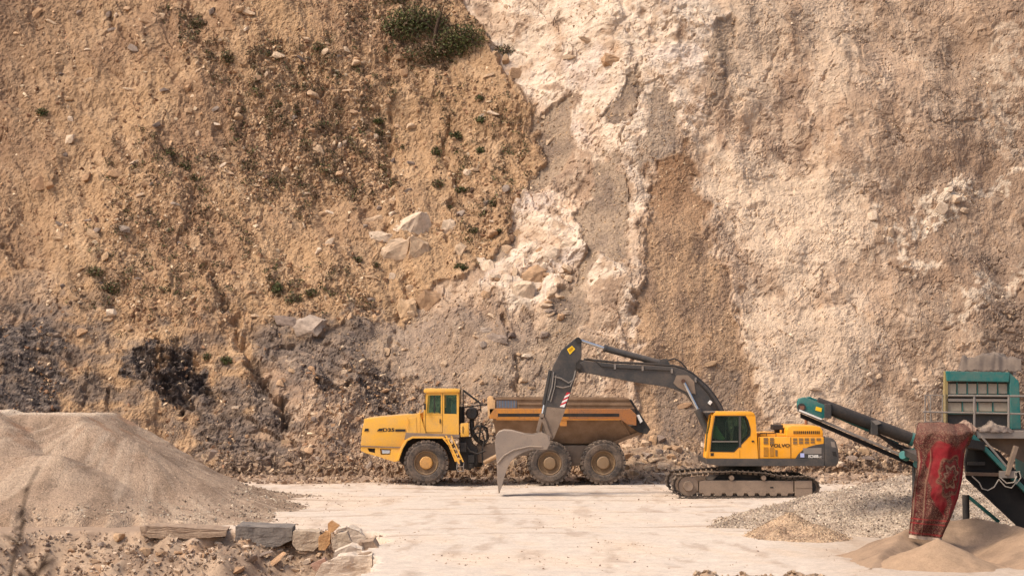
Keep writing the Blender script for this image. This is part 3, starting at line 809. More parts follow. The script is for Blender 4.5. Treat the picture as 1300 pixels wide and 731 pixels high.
heapR, hrX, hrY, hrZ, hrC = heap('chippings_heap', 4.5, 19, 48.5, 64, .08, h_right, c_gr, gravel_mat, 'low spread heap of coarse grey chippings beneath the teal conveyor', 'gravel heap')
def h_small(X, Y):
    h = cone(X, Y, 1003, 648, 51.2, .55, .05, 1)
    h = np.maximum(h, cone(X, Y, 1035, 664, 50.6, .42, .1, 2))
    return h + .02 * fbm(X / .15, Y / .15, 2, 182) - .03
def c_small(X, Y, Z):
    a = mx(np.broadcast_to(E(190, 156, 120), X.shape + (3,)), E(168, 136, 106), sstep(-.2, .5, fbm(X / .6, Y / .6, 3, 183)))
    return a * (1 + .12 * fbm(X / .1, Y / .1, 2, 184))[..., None]
heapS, hsX, hsY, hsZ, hsC = heap('chippings_heap', 4.8, 9.6, 48.6, 53.6, .05, h_small, c_small, gravel_mat, 'small brown cone of chippings in front of the low spread heap', 'gravel heap')
def h_sand(X, Y):
    pts = [P(1100, 726, 42.4), P(1120, 700, 44.2), P(1150, 671, 46.6), P(1200, 660, 47.6), P(1240, 655, 47.6), P(1300, 668, 46.8), P(1420, 690, 46)]
    h = ridge_h(X, Y, pts, .40, 185)
    h = np.maximum(h, ridge_h(X, Y, [P(1300, 668, 46.8), P(1310, 690, 44.5), P(1330, 720, 42.0)], .4, 186))
    bowl = .10 * np.exp(-(((X - P(1190, 690, 45)[0]) / 1.3) ** 2 + ((Y - 44.8) / 1.2) ** 2))
    h = h - bowl
    return h + .05 * fbm(X / .8, Y / .8, 3, 187) + .008 * fbm(X / .1, Y / .1, 2, 188) - .02
def c_sand(X, Y, Z):
    a = mx(np.broadcast_to(E(168, 136, 105), X.shape + (3,)), E(150, 121, 94), sstep(-.2, .5, fbm(X / .9, Y / .9, 4, 189)))
    return a
heapB, hbX, hbY, hbZ, hbC = heap('sand_heap', 6.2, 15, 40.2, 50.5, .06, h_sand, c_sand, sand_mat, 'brown sand bank ringing the fresh cone below the hanging carpet', 'sand heap')
def h_cone(X, Y):
    h = cone(X, Y, 1190, 684, 43.5, .43, .03, 3)
    return h + .012 * fbm(X / .5, Y / .5, 3, 190) + .004 * fbm(X / .06, Y / .06, 2, 192)
def c_cone(X, Y, Z):
    return np.broadcast_to(E(176, 142, 108), X.shape + (3,)) * (1 + .05 * fbm(X / .3, Y / .3, 3, 191))[..., None]
heapC, hcX, hcY, hcZ, hcC = heap('sand_heap', 7.4, 11.6, 41.0, 46.0, .035, h_cone, c_cone, sand_mat, 'fresh pale cone of crushed sand right under the hanging carpet', 'sand heap')
def heap_stones(o, X, Y, Z, n, smin, smax, tones, seed, zmin=.0, zb=None):
    r = np.random.default_rng(seed)
    c = np.flatnonzero((Z.ravel() > zmin))
    c = r.choice(c, min(n, len(c)), replace=False)
    pos = np.stack([X.ravel()[c], Y.ravel()[c], Z.ravel()[c]], 1) + r.normal(size=(len(c), 3)) * np.array([.03, .03, .005])
    s = smin + (smax - smin) * r.random(len(c)) ** 2
    t = np.array(tones)[r.integers(0, len(tones), len(c))] * (.72 + .5 * r.random((len(c), 1)))
    return scatter('gravel', CHIPS, pos, s, t, earth_stone, o, r)
grt = [E(206, 182, 152), E(180, 154, 126), E(220, 198, 168), E(144, 121, 100)]
heap_stones(heapR, hrX, hrY, hrZ, 20000, .03, .09, grt, 31)
heap_stones(heapS, hsX, hsY, hsZ, 2500, .02, .06, [E(196, 164, 128), E(168, 136, 104), E(216, 188, 154)], 32)
heap_stones(heapL, hlX, hlY, hlZ, 16000, .02, .05, [E(200, 168, 134), E(150, 120, 94), E(216, 186, 152), E(128, 102, 80)], 33)
tz_ = (hlZ > -.02) & (hlZ < .55) & (hlX > -16)
r_t = np.random.default_rng(91); c_t = r_t.choice(np.flatnonzero(tz_.ravel()), 1400, replace=False)
scatter('toe_stones', CHIPS, np.stack([hlX.ravel()[c_t], hlY.ravel()[c_t], hlZ.ravel()[c_t] + .01], 1), .04 + .10 * r_t.random(1400) ** 3, np.array(grt)[r_t.integers(0, 4, 1400)] * .9, earth_stone, heapL, r_t)
# ================================================================== helpers for machines
class MB:
    """collects shapes in world space; build() makes one mesh object under a thing"""
    def __init__(self):
        self.bm = bmesh.new()
    def prism(self, pts, y0, y1, holes=()):
        """outline in (x, z), from depth y0 to y1; holes are cut through"""
        loops = [[Vector((p[0], p[1], 0)) for p in pts]] + [[Vector((p[0], p[1], 0)) for p in h] for h in holes]
        flat = [p for l in loops for p in l]
        bm = self.bm
        a = [bm.verts.new((p.x, y0, p.y)) for p in flat]; b = [bm.verts.new((p.x, y1, p.y)) for p in flat]
        if holes:
            for t in tessellate_polygon(loops):
                for vs in (a, b):
                    try: bm.faces.new([vs[i] for i in t])
                    except ValueError: pass
        else:
            bm.faces.new(a); bm.faces.new(b[::-1])
        k = 0
        for l in loops:
            n = len(l)
            for i in range(n):
                j = (i + 1) % n
                bm.faces.new((a[k + i], a[k + j], b[k + j], b[k + i]))
            k += n
        return self
    def loft(self, A, B):
        """two rings of 3-d points with the same count, closed to a solid"""
        bm = self.bm
        a = [bm.verts.new(p) for p in A]; b = [bm.verts.new(p) for p in B]
        bm.faces.new(a); bm.faces.new(b[::-1])
        for i in range(len(a)):
            j = (i + 1) % len(a)
            bm.faces.new((a[i], a[j], b[j], b[i]))
        return self
    def box(self, x0, x1, y0, y1, z0, z1):
        return self.prism([(x0, z0), (x1, z0), (x1, z1), (x0, z1)], y0, y1)
    def bar(self, p0, p1, w, h, up=(0, 0, 1)):
        p0, p1 = Vector(p0), Vector(p1)
        d = (p1 - p0).normalized(); u = Vector(up)
        s = d.cross(u).normalized() * (w / 2); t = s.cross(d).normalized() * (h / 2)
        return self.loft([p0 + s + t, p0 - s + t, p0 - s - t, p0 + s - t], [p1 + s + t, p1 - s + t, p1 - s - t, p1 + s - t])
    def cyl(self, p0, p1, r0, r1=None, n=16):
        r1 = r0 if r1 is None else r1
        p0, p1 = Vector(p0), Vector(p1)
        d = (p1 - p0).normalized()
        u = d.orthogonal().normalized(); w = d.cross(u)
        A = [p0 + (u * math.cos(2 * math.pi * i / n) + w * math.sin(2 * math.pi * i / n)) * r0 for i in range(n)]
        B = [p1 + (u * math.cos(2 * math.pi * i / n) + w * math.sin(2 * math.pi * i / n)) * r1 for i in range(n)]
        return self.loft(A, B)
    def tube(self, pts, r, n=8):
        pts = [Vector(p) for p in pts]; bm = self.bm; prev = None
        for i, p in enumerate(pts):
            d = (pts[min(i + 1, len(pts) - 1)] - pts[max(i - 1, 0)]).normalized()
            u = d.cross(Vector((0, 1, 0.01))).normalized(); w = d.cross(u)
            rr_ = r[i] if isinstance(r, (list, tuple)) else r
            ring = [bm.verts.new(p + (u * math.cos(2 * math.pi * k / n) + w * math.sin(2 * math.pi * k / n)) * rr_) for k in range(n)]
            if prev:
                for k in range(n): bm.faces.new((prev[k], prev[(k + 1) % n], ring[(k + 1) % n], ring[k]))
            else: bm.faces.new(ring)
            prev = ring
        bm.faces.new(prev[::-1])
        return self
    def lathe(self, c, prof, n=36):
        """profile of (radius, offset along +Y) turned about the Y axis through c; closed"""
        bm = self.bm; rings = []
        for r, o in prof:
            rings.append([bm.verts.new((c[0] + r * math.cos(2 * math.pi * i / n), c[1] + o, c[2] + r * math.sin(2 * math.pi * i / n))) for i in range(n)])
        m = len(rings)
        for a in range(m):
            b = (a + 1) % m
            for i in range(n):
                j = (i + 1) % n
                bm.faces.new((rings[a][i], rings[a][j], rings[b][j], rings[b][i]))
        return self
    def build_each(self, name, mat, parent=None, **kw):
        """every loose piece becomes an object of its own"""
        bm = self.bm; seen = set(); out = []
        bm.verts.index_update(); bm.verts.ensure_lookup_table()
        for v0 in bm.verts:
            if v0.index in seen: continue
            stack = [v0]; isl = []; seen.add(v0.index)
            while stack:
                v = stack.pop(); isl.append(v)
                for e in v.link_edges:
                    w = e.other_vert(v)
                    if w.index not in seen: seen.add(w.index); stack.append(w)
            m = MB(); mp = {v.index: m.bm.verts.new(v.co) for v in isl}
            for f in {f for v in isl for f in v.link_faces}: m.bm.faces.new([mp[v.index] for v in f.verts])
            out.append(m.build(name, mat, parent, **kw))
        bm.free()
        return out
    def build(self, name, mat, parent=None, bevel=0.0, smooth=False, origin=None):
        bm = self.bm
        bmesh.ops.recalc_face_normals(bm, faces=bm.faces[:])
        if bevel:
            ed = [e for e in bm.edges if len(e.link_faces) == 2 and e.calc_face_angle(0) > 0.45]
            bmesh.ops.bevel(bm, geom=ed, offset=bevel, offset_type='OFFSET', segments=2, profile=.6, affect='EDGES', clamp_overlap=True)
        root = parent
        off = Vector((0, 0, 0))
        while root is not None:
            off += root.location; root = root.parent
        if origin is not None: off = Vector(origin)
        bmesh.ops.translate(bm, verts=bm.verts[:], vec=-off)
        me = bpy.data.meshes.new(name); bm.to_mesh(me); bm.free()
        if smooth:
            for p in me.polygons: p.use_smooth = True
            me.set_sharp_from_angle(angle=math.radians(38))
        return link(name, me, mat, parent, origin if (origin is not None and parent is None) else (0, 0, 0))
def lettering(name, body, x0, x1, z0, z1, y, mat, parent, shear=0.0, weight=0.0, sx=None):
    cu = bpy.data.curves.new(name, 'FONT'); cu.body = body; cu.shear = shear; cu.offset = weight; cu.extrude = 0.02
    ob = bpy.data.objects.new(name, cu); COL.objects.link(ob)
    bpy.context.view_layer.update()
    me = bpy.data.meshes.new_from_object(ob.evaluated_get(bpy.context.evaluated_depsgraph_get()))
    bpy.data.objects.remove(ob)
    v = np.zeros(len(me.vertices) * 3); me.vertices.foreach_get('co', v); v = v.reshape(-1, 3)
    a, b = v.min(0), v.max(0)
    off = Vector((0, 0, 0)); r = parent
    while r is not None: off += r.location; r = r.parent
    w = np.stack([x0 + (v[:, 0] - a[0]) / (b[0] - a[0]) * (x1 - x0) - off.x, y - v[:, 2] * .3 - off.y, z0 + (v[:, 1] - a[1]) / (b[1] - a[1]) * (z1 - z0) - off.z], 1)
    me.vertices.foreach_set('co', w.ravel().astype(np.float32)); me.materials.clear(); me.update()
    me.name = name
    return link(name, me, mat, parent)

def paint(name, base, rough=.45, dirt=(150, 122, 96), amount=.35, mud=None, metal=0.0, spec=.4, scale=2.2, wear=None):
    """paint or metal under quarry dust; mud=(z0, z1): caked below z0, clean above z1 (height on the machine)"""
    m, nt, b = nodes_of(name, rough, spec)
    b.inputs['Metallic'].default_value = metal
    co = coords(nt)
    n1 = noise_n(nt, co, scale, 6, .65); n2 = noise_n(nt, co, scale * 9, 5, .7)
    tone = mixc(nt, mapr(nt, n1, .3, .7), base * .88, base * 1.06)
    f = math_n(nt, 'MULTIPLY', mapr(nt, math_n(nt, 'ADD', math_n(nt, 'MULTIPLY', n1, .6), math_n(nt, 'MULTIPLY', n2, .4)), .42, .66), amount)
    ge = nt.nodes.new('ShaderNodeNewGeometry'); sp = nt.nodes.new('ShaderNodeSeparateXYZ')
    nt.links.new(ge.outputs['Normal'], sp.inputs[0])
    f = math_n(nt, 'ADD', f, mapr(nt, sp.outputs[2], .5, 1.0, 0, min(.6, amount)), True)
    if mud:
        s2 = nt.nodes.new('ShaderNodeSeparateXYZ'); nt.links.new(co, s2.inputs[0])
        zz = math_n(nt, 'ADD', s2.outputs[2], mapr(nt, n2, .2, .8, -.25, .25))
        f = math_n(nt, 'ADD', f, mapr(nt, zz, mud[0], mud[1], .9, 0), True)
    c = mixc(nt, f, tone, E(*dirt))
    if wear is not None:
        c = mixc(nt, math_n(nt, 'MULTIPLY', mapr(nt, n2, .58, .66), .7), c, wear)
    nt.links.new(c, b.inputs['Base Color'])
    nt.links.new(mapr(nt, f, 0, 1, rough, .95), b.inputs['Roughness'])
    if metal: nt.links.new(mapr(nt, f, 0, .8, metal, 0), b.inputs['Metallic'])
    bump_n(nt, b, n2, .25, .01)
    return m
M_YEL = paint('dusty_yellow_paint', C(238, 176, 62), .55, (186, 150, 108), .55, mud=(-.2, .8))
M_ORG = paint('orange_yellow_paint', C(240, 162, 26), .5, (190, 150, 100), .36)
M_RUSTY = paint('worn_ochre_paint', C(204, 132, 46), .6, (146, 108, 76), .9)
M_BODY = paint('dusty_brown_steel', C(122, 94, 68), .8, (166, 134, 104), .7, wear=C(98, 74, 54))
M_DARK = paint('dark_grey_paint', C(62, 60, 58), .45, amount=.28)
M_BLACK = paint('black_parts', C(34, 32, 30), .6, (112, 92, 74), .35)
M_MUDST = paint('muddy_steel', C(128, 108, 90), .6, (168, 142, 116), .75, wear=C(90, 80, 72))
M_RUB = paint('tyre_rubber', C(58, 52, 48), .85, (150, 126, 104), .85)
M_CHROME = paint('polished_rod', C(205, 205, 205), .18, amount=.06, metal=.9)
M_RIM = paint('dusty_rim', C(132, 106, 76), .6, (150, 122, 94), .6)
M_HUB = paint('yellow_hub', C(206, 150, 78), .6, (160, 124, 86), .7)
M_TEAL = paint('teal_paint', C(22, 108, 102), .5, amount=.42)
M_STEEL = paint('weathered_steel', C(128, 120, 112), .55, amount=.5)
M_LRED = paint('red_reflector', C(196, 40, 50), .4, amount=.12)
M_LWHT = paint('white_paint', C(232, 226, 216), .5, amount=.12)
M_LYEL = paint('yellow_sticker', C(246, 196, 30), .5, amount=.1)
M_LBLU = paint('pale_blue_sticker', C(176, 182, 222), .5, amount=.1)
M_BLUE = paint('blue_grey_mesh', C(96, 108, 124), .6, amount=.3)
M_INK = paint('black_lettering', C(28, 24, 20), .6, amount=.12)
M_GREEN = paint('green_shape', C(120, 150, 96), .8, amount=.1)
M_SEAT = paint('cab_seat', C(40, 38, 36), .8, amount=.1)
def glass_mat(name, tint, see=.5):
    m, nt, b = nodes_of(name, .08, .5)
    b.inputs['Base Color'].default_value = (*[float(q) for q in tint], 1)
    b.inputs['Roughness'].default_value = .12
    tr = nt.nodes.new('ShaderNodeBsdfTransparent'); tr.inputs[0].default_value = (.72, .86, .78, 1)
    mixs = nt.nodes.new('ShaderNodeMixShader'); mixs.inputs[0].default_value = see
    nt.links.new(b.outputs[0], mixs.inputs[1]); nt.links.new(tr.outputs[0], mixs.inputs[2])
    nt.links.new(mixs.outputs[0], nt.nodes['Material Output'].inputs[0])
    return m
M_GLASS = glass_mat('cab_glass', C(70, 92, 80), .72)
M_GLASS2 = glass_mat('dark_cab_glass', C(52, 60, 56), .7)

def XZs(pts, Y): return [XZ(u, v, Y) for u, v in pts]

# ================================================================== articulated dump truck
YT = G(541, 616.5)[1]          # near face of the near wheels
sT = YT / F                    # metres per photo pixel at that depth
tx, tz = (lambda u, Y=YT: XZ(u, 560, Y)[0]), (lambda v, Y=YT: XZ(650, v, Y)[1])
WT = 2.95
truck = empty('dump_truck', (tx(640), YT + WT / 2, 0), 'yellow articulated dump truck with an ochre-railed brown skip, parked below the cliff', 'dump truck')
def wheel(u, v, r, face_y, inward, parent, hubmat, lugs=26):
    """inward = +1: tyre runs from face_y to larger depth"""
    c = P(u, v, face_y) if inward > 0 else P(u, v, face_y)
    cx = tx(u); cz = r
    W = .66 * inward
    c = (cx, face_y, cz)
    rim = MB().lathe(c, [(r * .56, W * .10), (r * .50, W * .06), (r * .46, W * .22), (r * .30, W * .26), (r * .27, W * .5), (r * .56, W * .6)], 32).build('wheel', M_RIM, parent, smooth=True)
    t = MB().lathe(c, [(r * .54, W * .05), (r * .60, 0), (r * .78, -W * .02), (r * .90, W * .04), (r * .945, W * .14), (r * .95, W * .5), (r * .945, W * .86), (r * .90, W * .96), (r * .6, W), (r * .54, W * .95)], 44)
    for k in range(lugs):
        a0 = 2 * math.pi * k / lugs
        for half, off in ((0, 0), (1, .5)):
            a = a0 + off * 2 * math.pi / lugs
            da = .70 * 2 * math.pi / lugs * .5
            ya, yb = (-.005, .50) if half == 0 else (.50, 1.005)
            tilt = (.35 if half == 0 else -.35) * 2 * math.pi / lugs
            def ring(f, aa, rr0, rr1):
                return [Vector((cx + q * math.cos(w_), face_y + W * f, cz + q * math.sin(w_))) for q, w_ in ((rr0, aa - da), (rr1, aa - da * .85), (rr1, aa + da * .85), (rr0, aa + da))]
            if half == 0: t.loft(ring(ya, a, r * .88, r * .972), ring(yb, a + tilt, r * .92, r * .995))
            else: t.loft(ring(ya, a - tilt, r * .92, r * .995), ring(yb, a, r * .88, r * .972))
    t.build('tyre', M_RUB, rim, smooth=False)
    for k in range(1):
        h = MB().lathe(c, [(r * .285, W * .30), (r * .285, W * .10), (r * .24, W * .045), (.002, W * .03), (.002, W * .3)], 24)
        h.build('hub', hubmat, rim, smooth=True)
    bl = MB()
    for k in range(14):
        a = 2 * math.pi * k / 14
        q = Vector((cx + r * .38 * math.cos(a), face_y + W * .245, cz + r * .38 * math.sin(a)))
        bl.cyl(q, q + Vector((0, -W * .07, 0)), .02, n=6)
    bl.build('wheel_nuts', M_RIM, rim)['kind'] = 'stuff'
for (u, v, r, hm) in ((541, 587, .86, M_HUB), (698, 588, .84, M_RIM), (766, 590, .86, M_RIM)):
    wheel(u, v, r, YT, 1, truck, hm)
    wheel(u, v, r, YT + WT, -1, truck, hm)
yn, yf = YT + .04, YT + WT - .04
# bonnet
b = MB().prism(XZs([(462, 533.5), (461.5, 531.5), (478, 529.5), (533, 524.5), (540, 548.5), (541, 553), (523, 554.5), (515.5, 558), (509.5, 568), (457.5, 566), (459.5, 545)], YT), yn + .12, yf - .12)
bonnet = b.build('bonnet', M_YEL, truck, .05, True)
MB().prism(XZs([(518, 531), (528, 529), (529, 549), (524, 553), (516, 555)], YT), yn + .105, yn + .16).build('bonnet_panel', M_YEL, bonnet, .01)
for (u0, u1, v0, v1) in ((461.8, 467.5, 543.8, 547.2), (478, 484.5, 543.8, 547.2), (501.5, 514.5, 544.6, 547.6)):
    (x0, z1), (x1, z0) = XZ(u0, v0, YT), XZ(u1, v1, YT)
    MB().prism([(x0, z0), (x1, z0), (x1 + (.03 if u0 == 478 else 0), z1), (x0 + (.09 if u0 == 478 else .05 if u0 < 470 else 0), z1)], yn + .10, yn + .13).build('bonnet_stripe', M_INK, bonnet)
lettering('model_lettering', 'D35', tx(485.5), tx(500.5), tz(547.8), tz(543.2), yn + .117, M_INK, bonnet, weight=.035)
MB().cyl(P(524, 524.6, YT + .9), P(524, 521.8, YT + .9), .17, .12, 18).build('air_intake_cap', M_BLACK, bonnet, smooth=True)
MB().box(tx(521), tx(526), YT + .86, YT + .94, tz(526.5), tz(523.5)).build('intake_stalk', M_BLACK, bonnet)
# bumper and nose underside
b = MB().prism(XZs([(457.5, 566.5), (509, 568.4), (504.5, 585.5), (500, 586), (480, 579.5), (464, 575), (458, 572)], YT), yn + .10, yf - .10,
               [XZs([(466, 568.8), (476, 569.2), (475.5, 575), (468, 573)], YT), XZs([(482, 569.5), (496, 570), (495, 577), (483, 577)], YT)])
bump = b.build('bumper', M_YEL, truck)
MB().box(tx(465), tx(477), yn + .26, yn + .32, tz(576), tz(568)).build('tow_recess', M_BLACK, bump)
lampm = paint('headlamp_glass', C(200, 205, 205), .15, amount=.15)
MB().prism(XZs([(484, 571), (495, 571.4), (494.4, 575.5), (485, 575.5)], YT), yn + .14, yn + .2).build('headlamp', lampm, bump, .01)
MB().box(tx(480.5), tx(497), yn + .24, yn + .30, tz(579), tz(569)).build('lamp_recess', M_YEL, bump)
MB().prism(XZs([(457, 565.4), (512, 567.4), (511.6, 568.6), (457, 566.8)], YT), yn + .07, yf - .07).build('bumper_edge', M_MUDST, bump)
# wheel arch liner and mudguard
MB().prism(XZs([(509, 569), (516, 558), (523, 555.2), (561, 555.2), (570, 563), (578, 580), (580, 598), (560, 598), (520, 600), (504.5, 585)], YT), YT + .75, yf - .75).build('front_chassis', M_BLACK, truck)
MB().prism(XZs([(508, 569), (515, 557.6), (523, 553.6), (563, 553.8), (572.5, 563.5), (581, 586), (577.5, 586), (569.5, 566), (561.5, 556.4), (524, 556.2), (517, 559.6), (511, 570), (506, 585), (503, 585)], YT), yn + .02, yn + .72).build('mudguard', M_YEL, truck, .012)
st = MB()
for k in range(5):
    a, c_ = (566.5 + 3.4 * k, 556 + 6.4 * k), 0
    st.box(tx(a[0] - 2), tx(a[0] + 5), yn - .06, yn + .02, tz(a[1] + 1.4), tz(a[1]))
st.prism(XZs([(565, 552.5), (567.2, 552.5), (584, 588), (581.6, 588)], YT), yn - .07, yn - .03)
st.prism(XZs([(572, 552.5), (573.6, 552.5), (589, 586), (587, 586)], YT), yn - .07, yn - .03)
st.build('access_steps', M_YEL, truck)
s2 = MB(); s2.tube([P(581, 584, yn), P(580, 594, yn), P(581, 598, yn), P(588, 598, yn), P(589, 586, yn)], .022); s2.tube([P(580.5, 592, yn), P(588.6, 592, yn)], .022)
s2.build('step_hanger', M_STEEL, truck)
# cab: walls with real openings
cab_y0, cab_y1 = yn + .18, yf - .55
outer = [(536.5, 552), (537, 526), (540.5, 499.5), (541.5, 497.5), (580.5, 497.5), (582.2, 500), (582.2, 552)]
w1 = [(541.2, 524.6), (543, 501.6), (559.4, 501.4), (559.4, 524.8)]
w2 = [(563.8, 525), (563.8, 501.2), (579.6, 501), (579.6, 525.4)]
cabn = MB().prism(XZs(outer, YT), cab_y0, cab_y0 + .07, [XZs(w1, YT), XZs(w2, YT)]).build('cab', M_YEL, truck, smooth=False)
MB().prism(XZs(outer, YT), cab_y1 - .07, cab_y1, [XZs(w1, YT), XZs(w2, YT)]).build('far_wall', M_YEL, cabn)
MB().box(tx(536.8), tx(582), cab_y0 + .07, cab_y1 - .07, tz(552), tz(526)).build('lower_wall', M_YEL, cabn)
MB().box(tx(579.5), tx(582), cab_y0 + .07, cab_y1 - .07, tz(526), tz(498)).build('rear_wall', M_YEL, cabn)
rf = MB().prism(XZs([(538, 498.6), (537.6, 495), (540, 492.8), (580, 493.2), (583.4, 494.6), (583.6, 498)], YT), cab_y0 - .06, cab_y1 + .06).build('roof', M_YEL, cabn, .03, True)
rl = MB(); rl.tube([P(540, 491, cab_y0 + .1), P(582, 491.4, cab_y0 + .1)], .014)
for u in (541, 554, 568, 581): rl.tube([P(u, 491, cab_y0 + .1), P(u, 494.4, cab_y0 + .1)], .012)
rl.build('roof_rail', M_STEEL, cabn)
for w in (w1, w2):
    MB().prism(XZs(w, YT), cab_y0 + .025, cab_y0 + .04).build('window', M_GLASS, cabn)
    MB().prism(XZs(w, YT), cab_y1 - .04, cab_y1 - .025).build('window', M_GLASS, cabn)
MB().box(tx(550.6), tx(552), cab_y0 + .012, cab_y0 + .024, tz(524.6), tz(501.6)).build('window_bar', M_BLACK, cabn)
MB().prism(XZs([(572, 525), (574, 512), (579, 507), (579.6, 525)], YT), cab_y0 + .12, cab_y0 + .16).build('curtain', M_BLUE, cabn)
se = MB(); se.prism(XZs([(556, 526), (557, 518), (566, 518), (567, 505), (571, 505), (571, 526)], YT), cab_y0 + .6, cab_y0 + 1.15); se.build('seat', M_SEAT, cabn, .03)
dr = MB()
for u in (539.6, 561.4): dr.box(tx(u) - .008, tx(u) + .008, cab_y0 - .006, cab_y0 + .01, tz(549), tz(499))
dr.box(tx(539.6), tx(561.4), cab_y0 - .006, cab_y0 + .01, tz(549.4), tz(548.6)); dr.box(tx(539.6), tx(561.4), cab_y0 - .005, cab_y0 + .01, tz(526.3), tz(525.9))
dr.build('door_seam', paint('door_gap', C(120, 84, 30), .8, amount=.3), cabn)
MB().box(tx(557.8), tx(559), cab_y0 - .045, cab_y0 + .005, tz(537), tz(531.6)).build('door_handle', M_BLACK, cabn)
hr = MB(); hr.tube([P(532.6, 553, YT + .16), P(532.8, 522, YT + .16), P(535, 520, YT + .16)], .016); hr.tube([P(516.5, 531, YT + .12), P(517, 529.5, YT + .1), P(517.4, 541, YT + .1), P(516, 543, YT + .12)], .012)
hr.build('handrail', M_YEL, cabn)
mi = MB(); mi.box(tx(538), tx(540.6), YT + .06, YT + .14, tz(520), tz(512)); mi.build('mirror', M_BLACK, cabn, .015)
MB().prism(XZs([(515, 549), (583, 551.6), (583, 555.2), (563, 554.6), (523, 554.4), (513, 558)], YT), yn + .06, yf - .1).build('cab_platform', M_MUDST, truck)
# behind the cab
bk = MB()
bk.box(tx(586.4), tx(588), YT + .8, YT + .86, tz(540), tz(494.5)); bk.box(tx(584), tx(585.2), YT + .5, YT + .55, tz(540), tz(492.5))
bk.bar(P(588, 495.5, YT + 1.0), P(609, 511, YT + 1.0), .07, .07); bk.bar(P(589, 517, YT + 1.0), P(622, 512.4, YT + 1.0), .05, .05)
bk.bar(P(588.6, 495.5, YT + 1.9), P(609, 511, YT + 1.9), .07, .07)
bk.bar(P(609, 511, YT + 1.0), P(611, 522, YT + 1.0), .04, .04)
bk.build_each('exhaust_brace', M_BLACK, truck)
MB().cyl(P(586.5, 516, YT + 1.2), P(586.5, 538, YT + 1.2), .10, n=16).build('exhaust_stack', M_BLACK, truck, smooth=True)
tb = MB().prism(XZs([(584.4, 537.5), (594.6, 536.5), (595.2, 554), (584.4, 554.6)], YT), yn + .2, yn + .85).build('tool_box', M_YEL, truck, .025, True)
MB().box(tx(587), tx(588), yn + .18, yn + .21, tz(550), tz(541)).build('box_latch', M_INK, tb)
ac = MB().lathe((tx(598.6), YT + .55, tz(525)), [(.22, 0), (.235, .05), (.235, .9), (.002, .92), (.002, -.02), (.18, -.03)], 28).build('air_cleaner', M_BLACK, truck, smooth=True)
hs = MB()
hs.tube([P(599, 532, YT + .8), P(599, 540, YT + .75), P(600, 550, YT + .7), P(606, 558, YT + .7), P(612, 562, YT + .8)], .09, 10)
hs.tube([P(600, 545, YT + .5), P(606, 540, YT + .45), P(613, 541, YT + .42), P(618, 549, YT + .45), P(618, 560, YT + .5), P(612, 566, YT + .55), P(608, 560, YT + .5), P(609, 550, YT + .4), P(611, 536, YT + .35)], .035)
hs.tube([P(597, 556, YT + .5), P(603, 550, YT + .5), P(612, 548, YT + .5), P(615, 558, YT + .5), P(612, 572, YT + .5), P(613, 590, YT + .5)], .03)
hs.tube([P(590, 560, YT + .4), P(596, 572, YT + .35), P(606, 576, YT + .35), P(616, 572, YT + .45)], .035)
hs.tube([P(610, 540, YT + .9), P(618, 543, YT + .9), P(619, 556, YT + .9), P(614, 566, YT + .9)], .045)
hs.build('hydraulic_hose', M_BLACK, truck, smooth=True)
fr = MB()
fr.prism(XZs([(582, 556), (596, 556), (600, 566), (606, 570), (606, 590), (596, 598), (584, 594)], YT), YT + .55, yf - .6)
fr.box(tx(584), tx(592), YT + .3, YT + .6, tz(574), tz(562)); fr.box(tx(594), tx(602), YT + .35, YT + .6, tz(588), tz(578))
fr.cyl(P(598, 594, YT + .45), P(598, 588, YT + .45), .12, n=12); fr.cyl(P(604, 568, YT + 1.4), P(604, 592, YT + 1.4), .25, n=16)
fr.build('hitch', M_BLACK, truck, .015)
rc = MB()
rc.prism(XZs([(604, 566), (640, 563), (786, 563), (790, 568), (784, 574), (660, 580), (640, 590), (606, 588)], YT), YT + .9, YT + 1.1)
rc.prism(XZs([(604, 566), (640, 563), (786, 563), (790, 568), (784, 574), (660, 580), (640, 590), (606, 588)], YT), yf - 1.1, yf - .9)
rc.box(tx(640), tx(655), YT + 1.1, yf - 1.1, tz(582), tz(566)); rc.box(tx(720), tx(745), YT + 1.1, yf - 1.1, tz(580), tz(566)); rc.box(tx(776), tx(786), YT + .9, yf - .9, tz(572), tz(564))
rc.prism(XZs([(704, 584), (712, 566), (752, 566), (762, 584), (752, 592), (714, 592)], YT), YT + .72, YT + .88)
rc.prism(XZs([(704, 584), (712, 566), (752, 566), (762, 584), (752, 592), (714, 592)], YT), yf - .88, yf - .72)
for u in (698, 766): rc.cyl((tx(u), YT + .6, .86), (tx(u), yf - .6, .86), .2, n=14)
rc.build('rear_chassis', M_MUDST, truck, .012)
cy = MB(); cy.cyl(P(614, 587, YT + .5), P(634, 577, YT + .5), .085, n=14); cy.cyl(P(634, 577, YT + .5), P(652, 569, YT + .55), .05, n=12)
cy.build('steering_cylinder', paint('dusty_tan_steel', C(176, 140, 100), .5, amount=.4), truck, smooth=True)
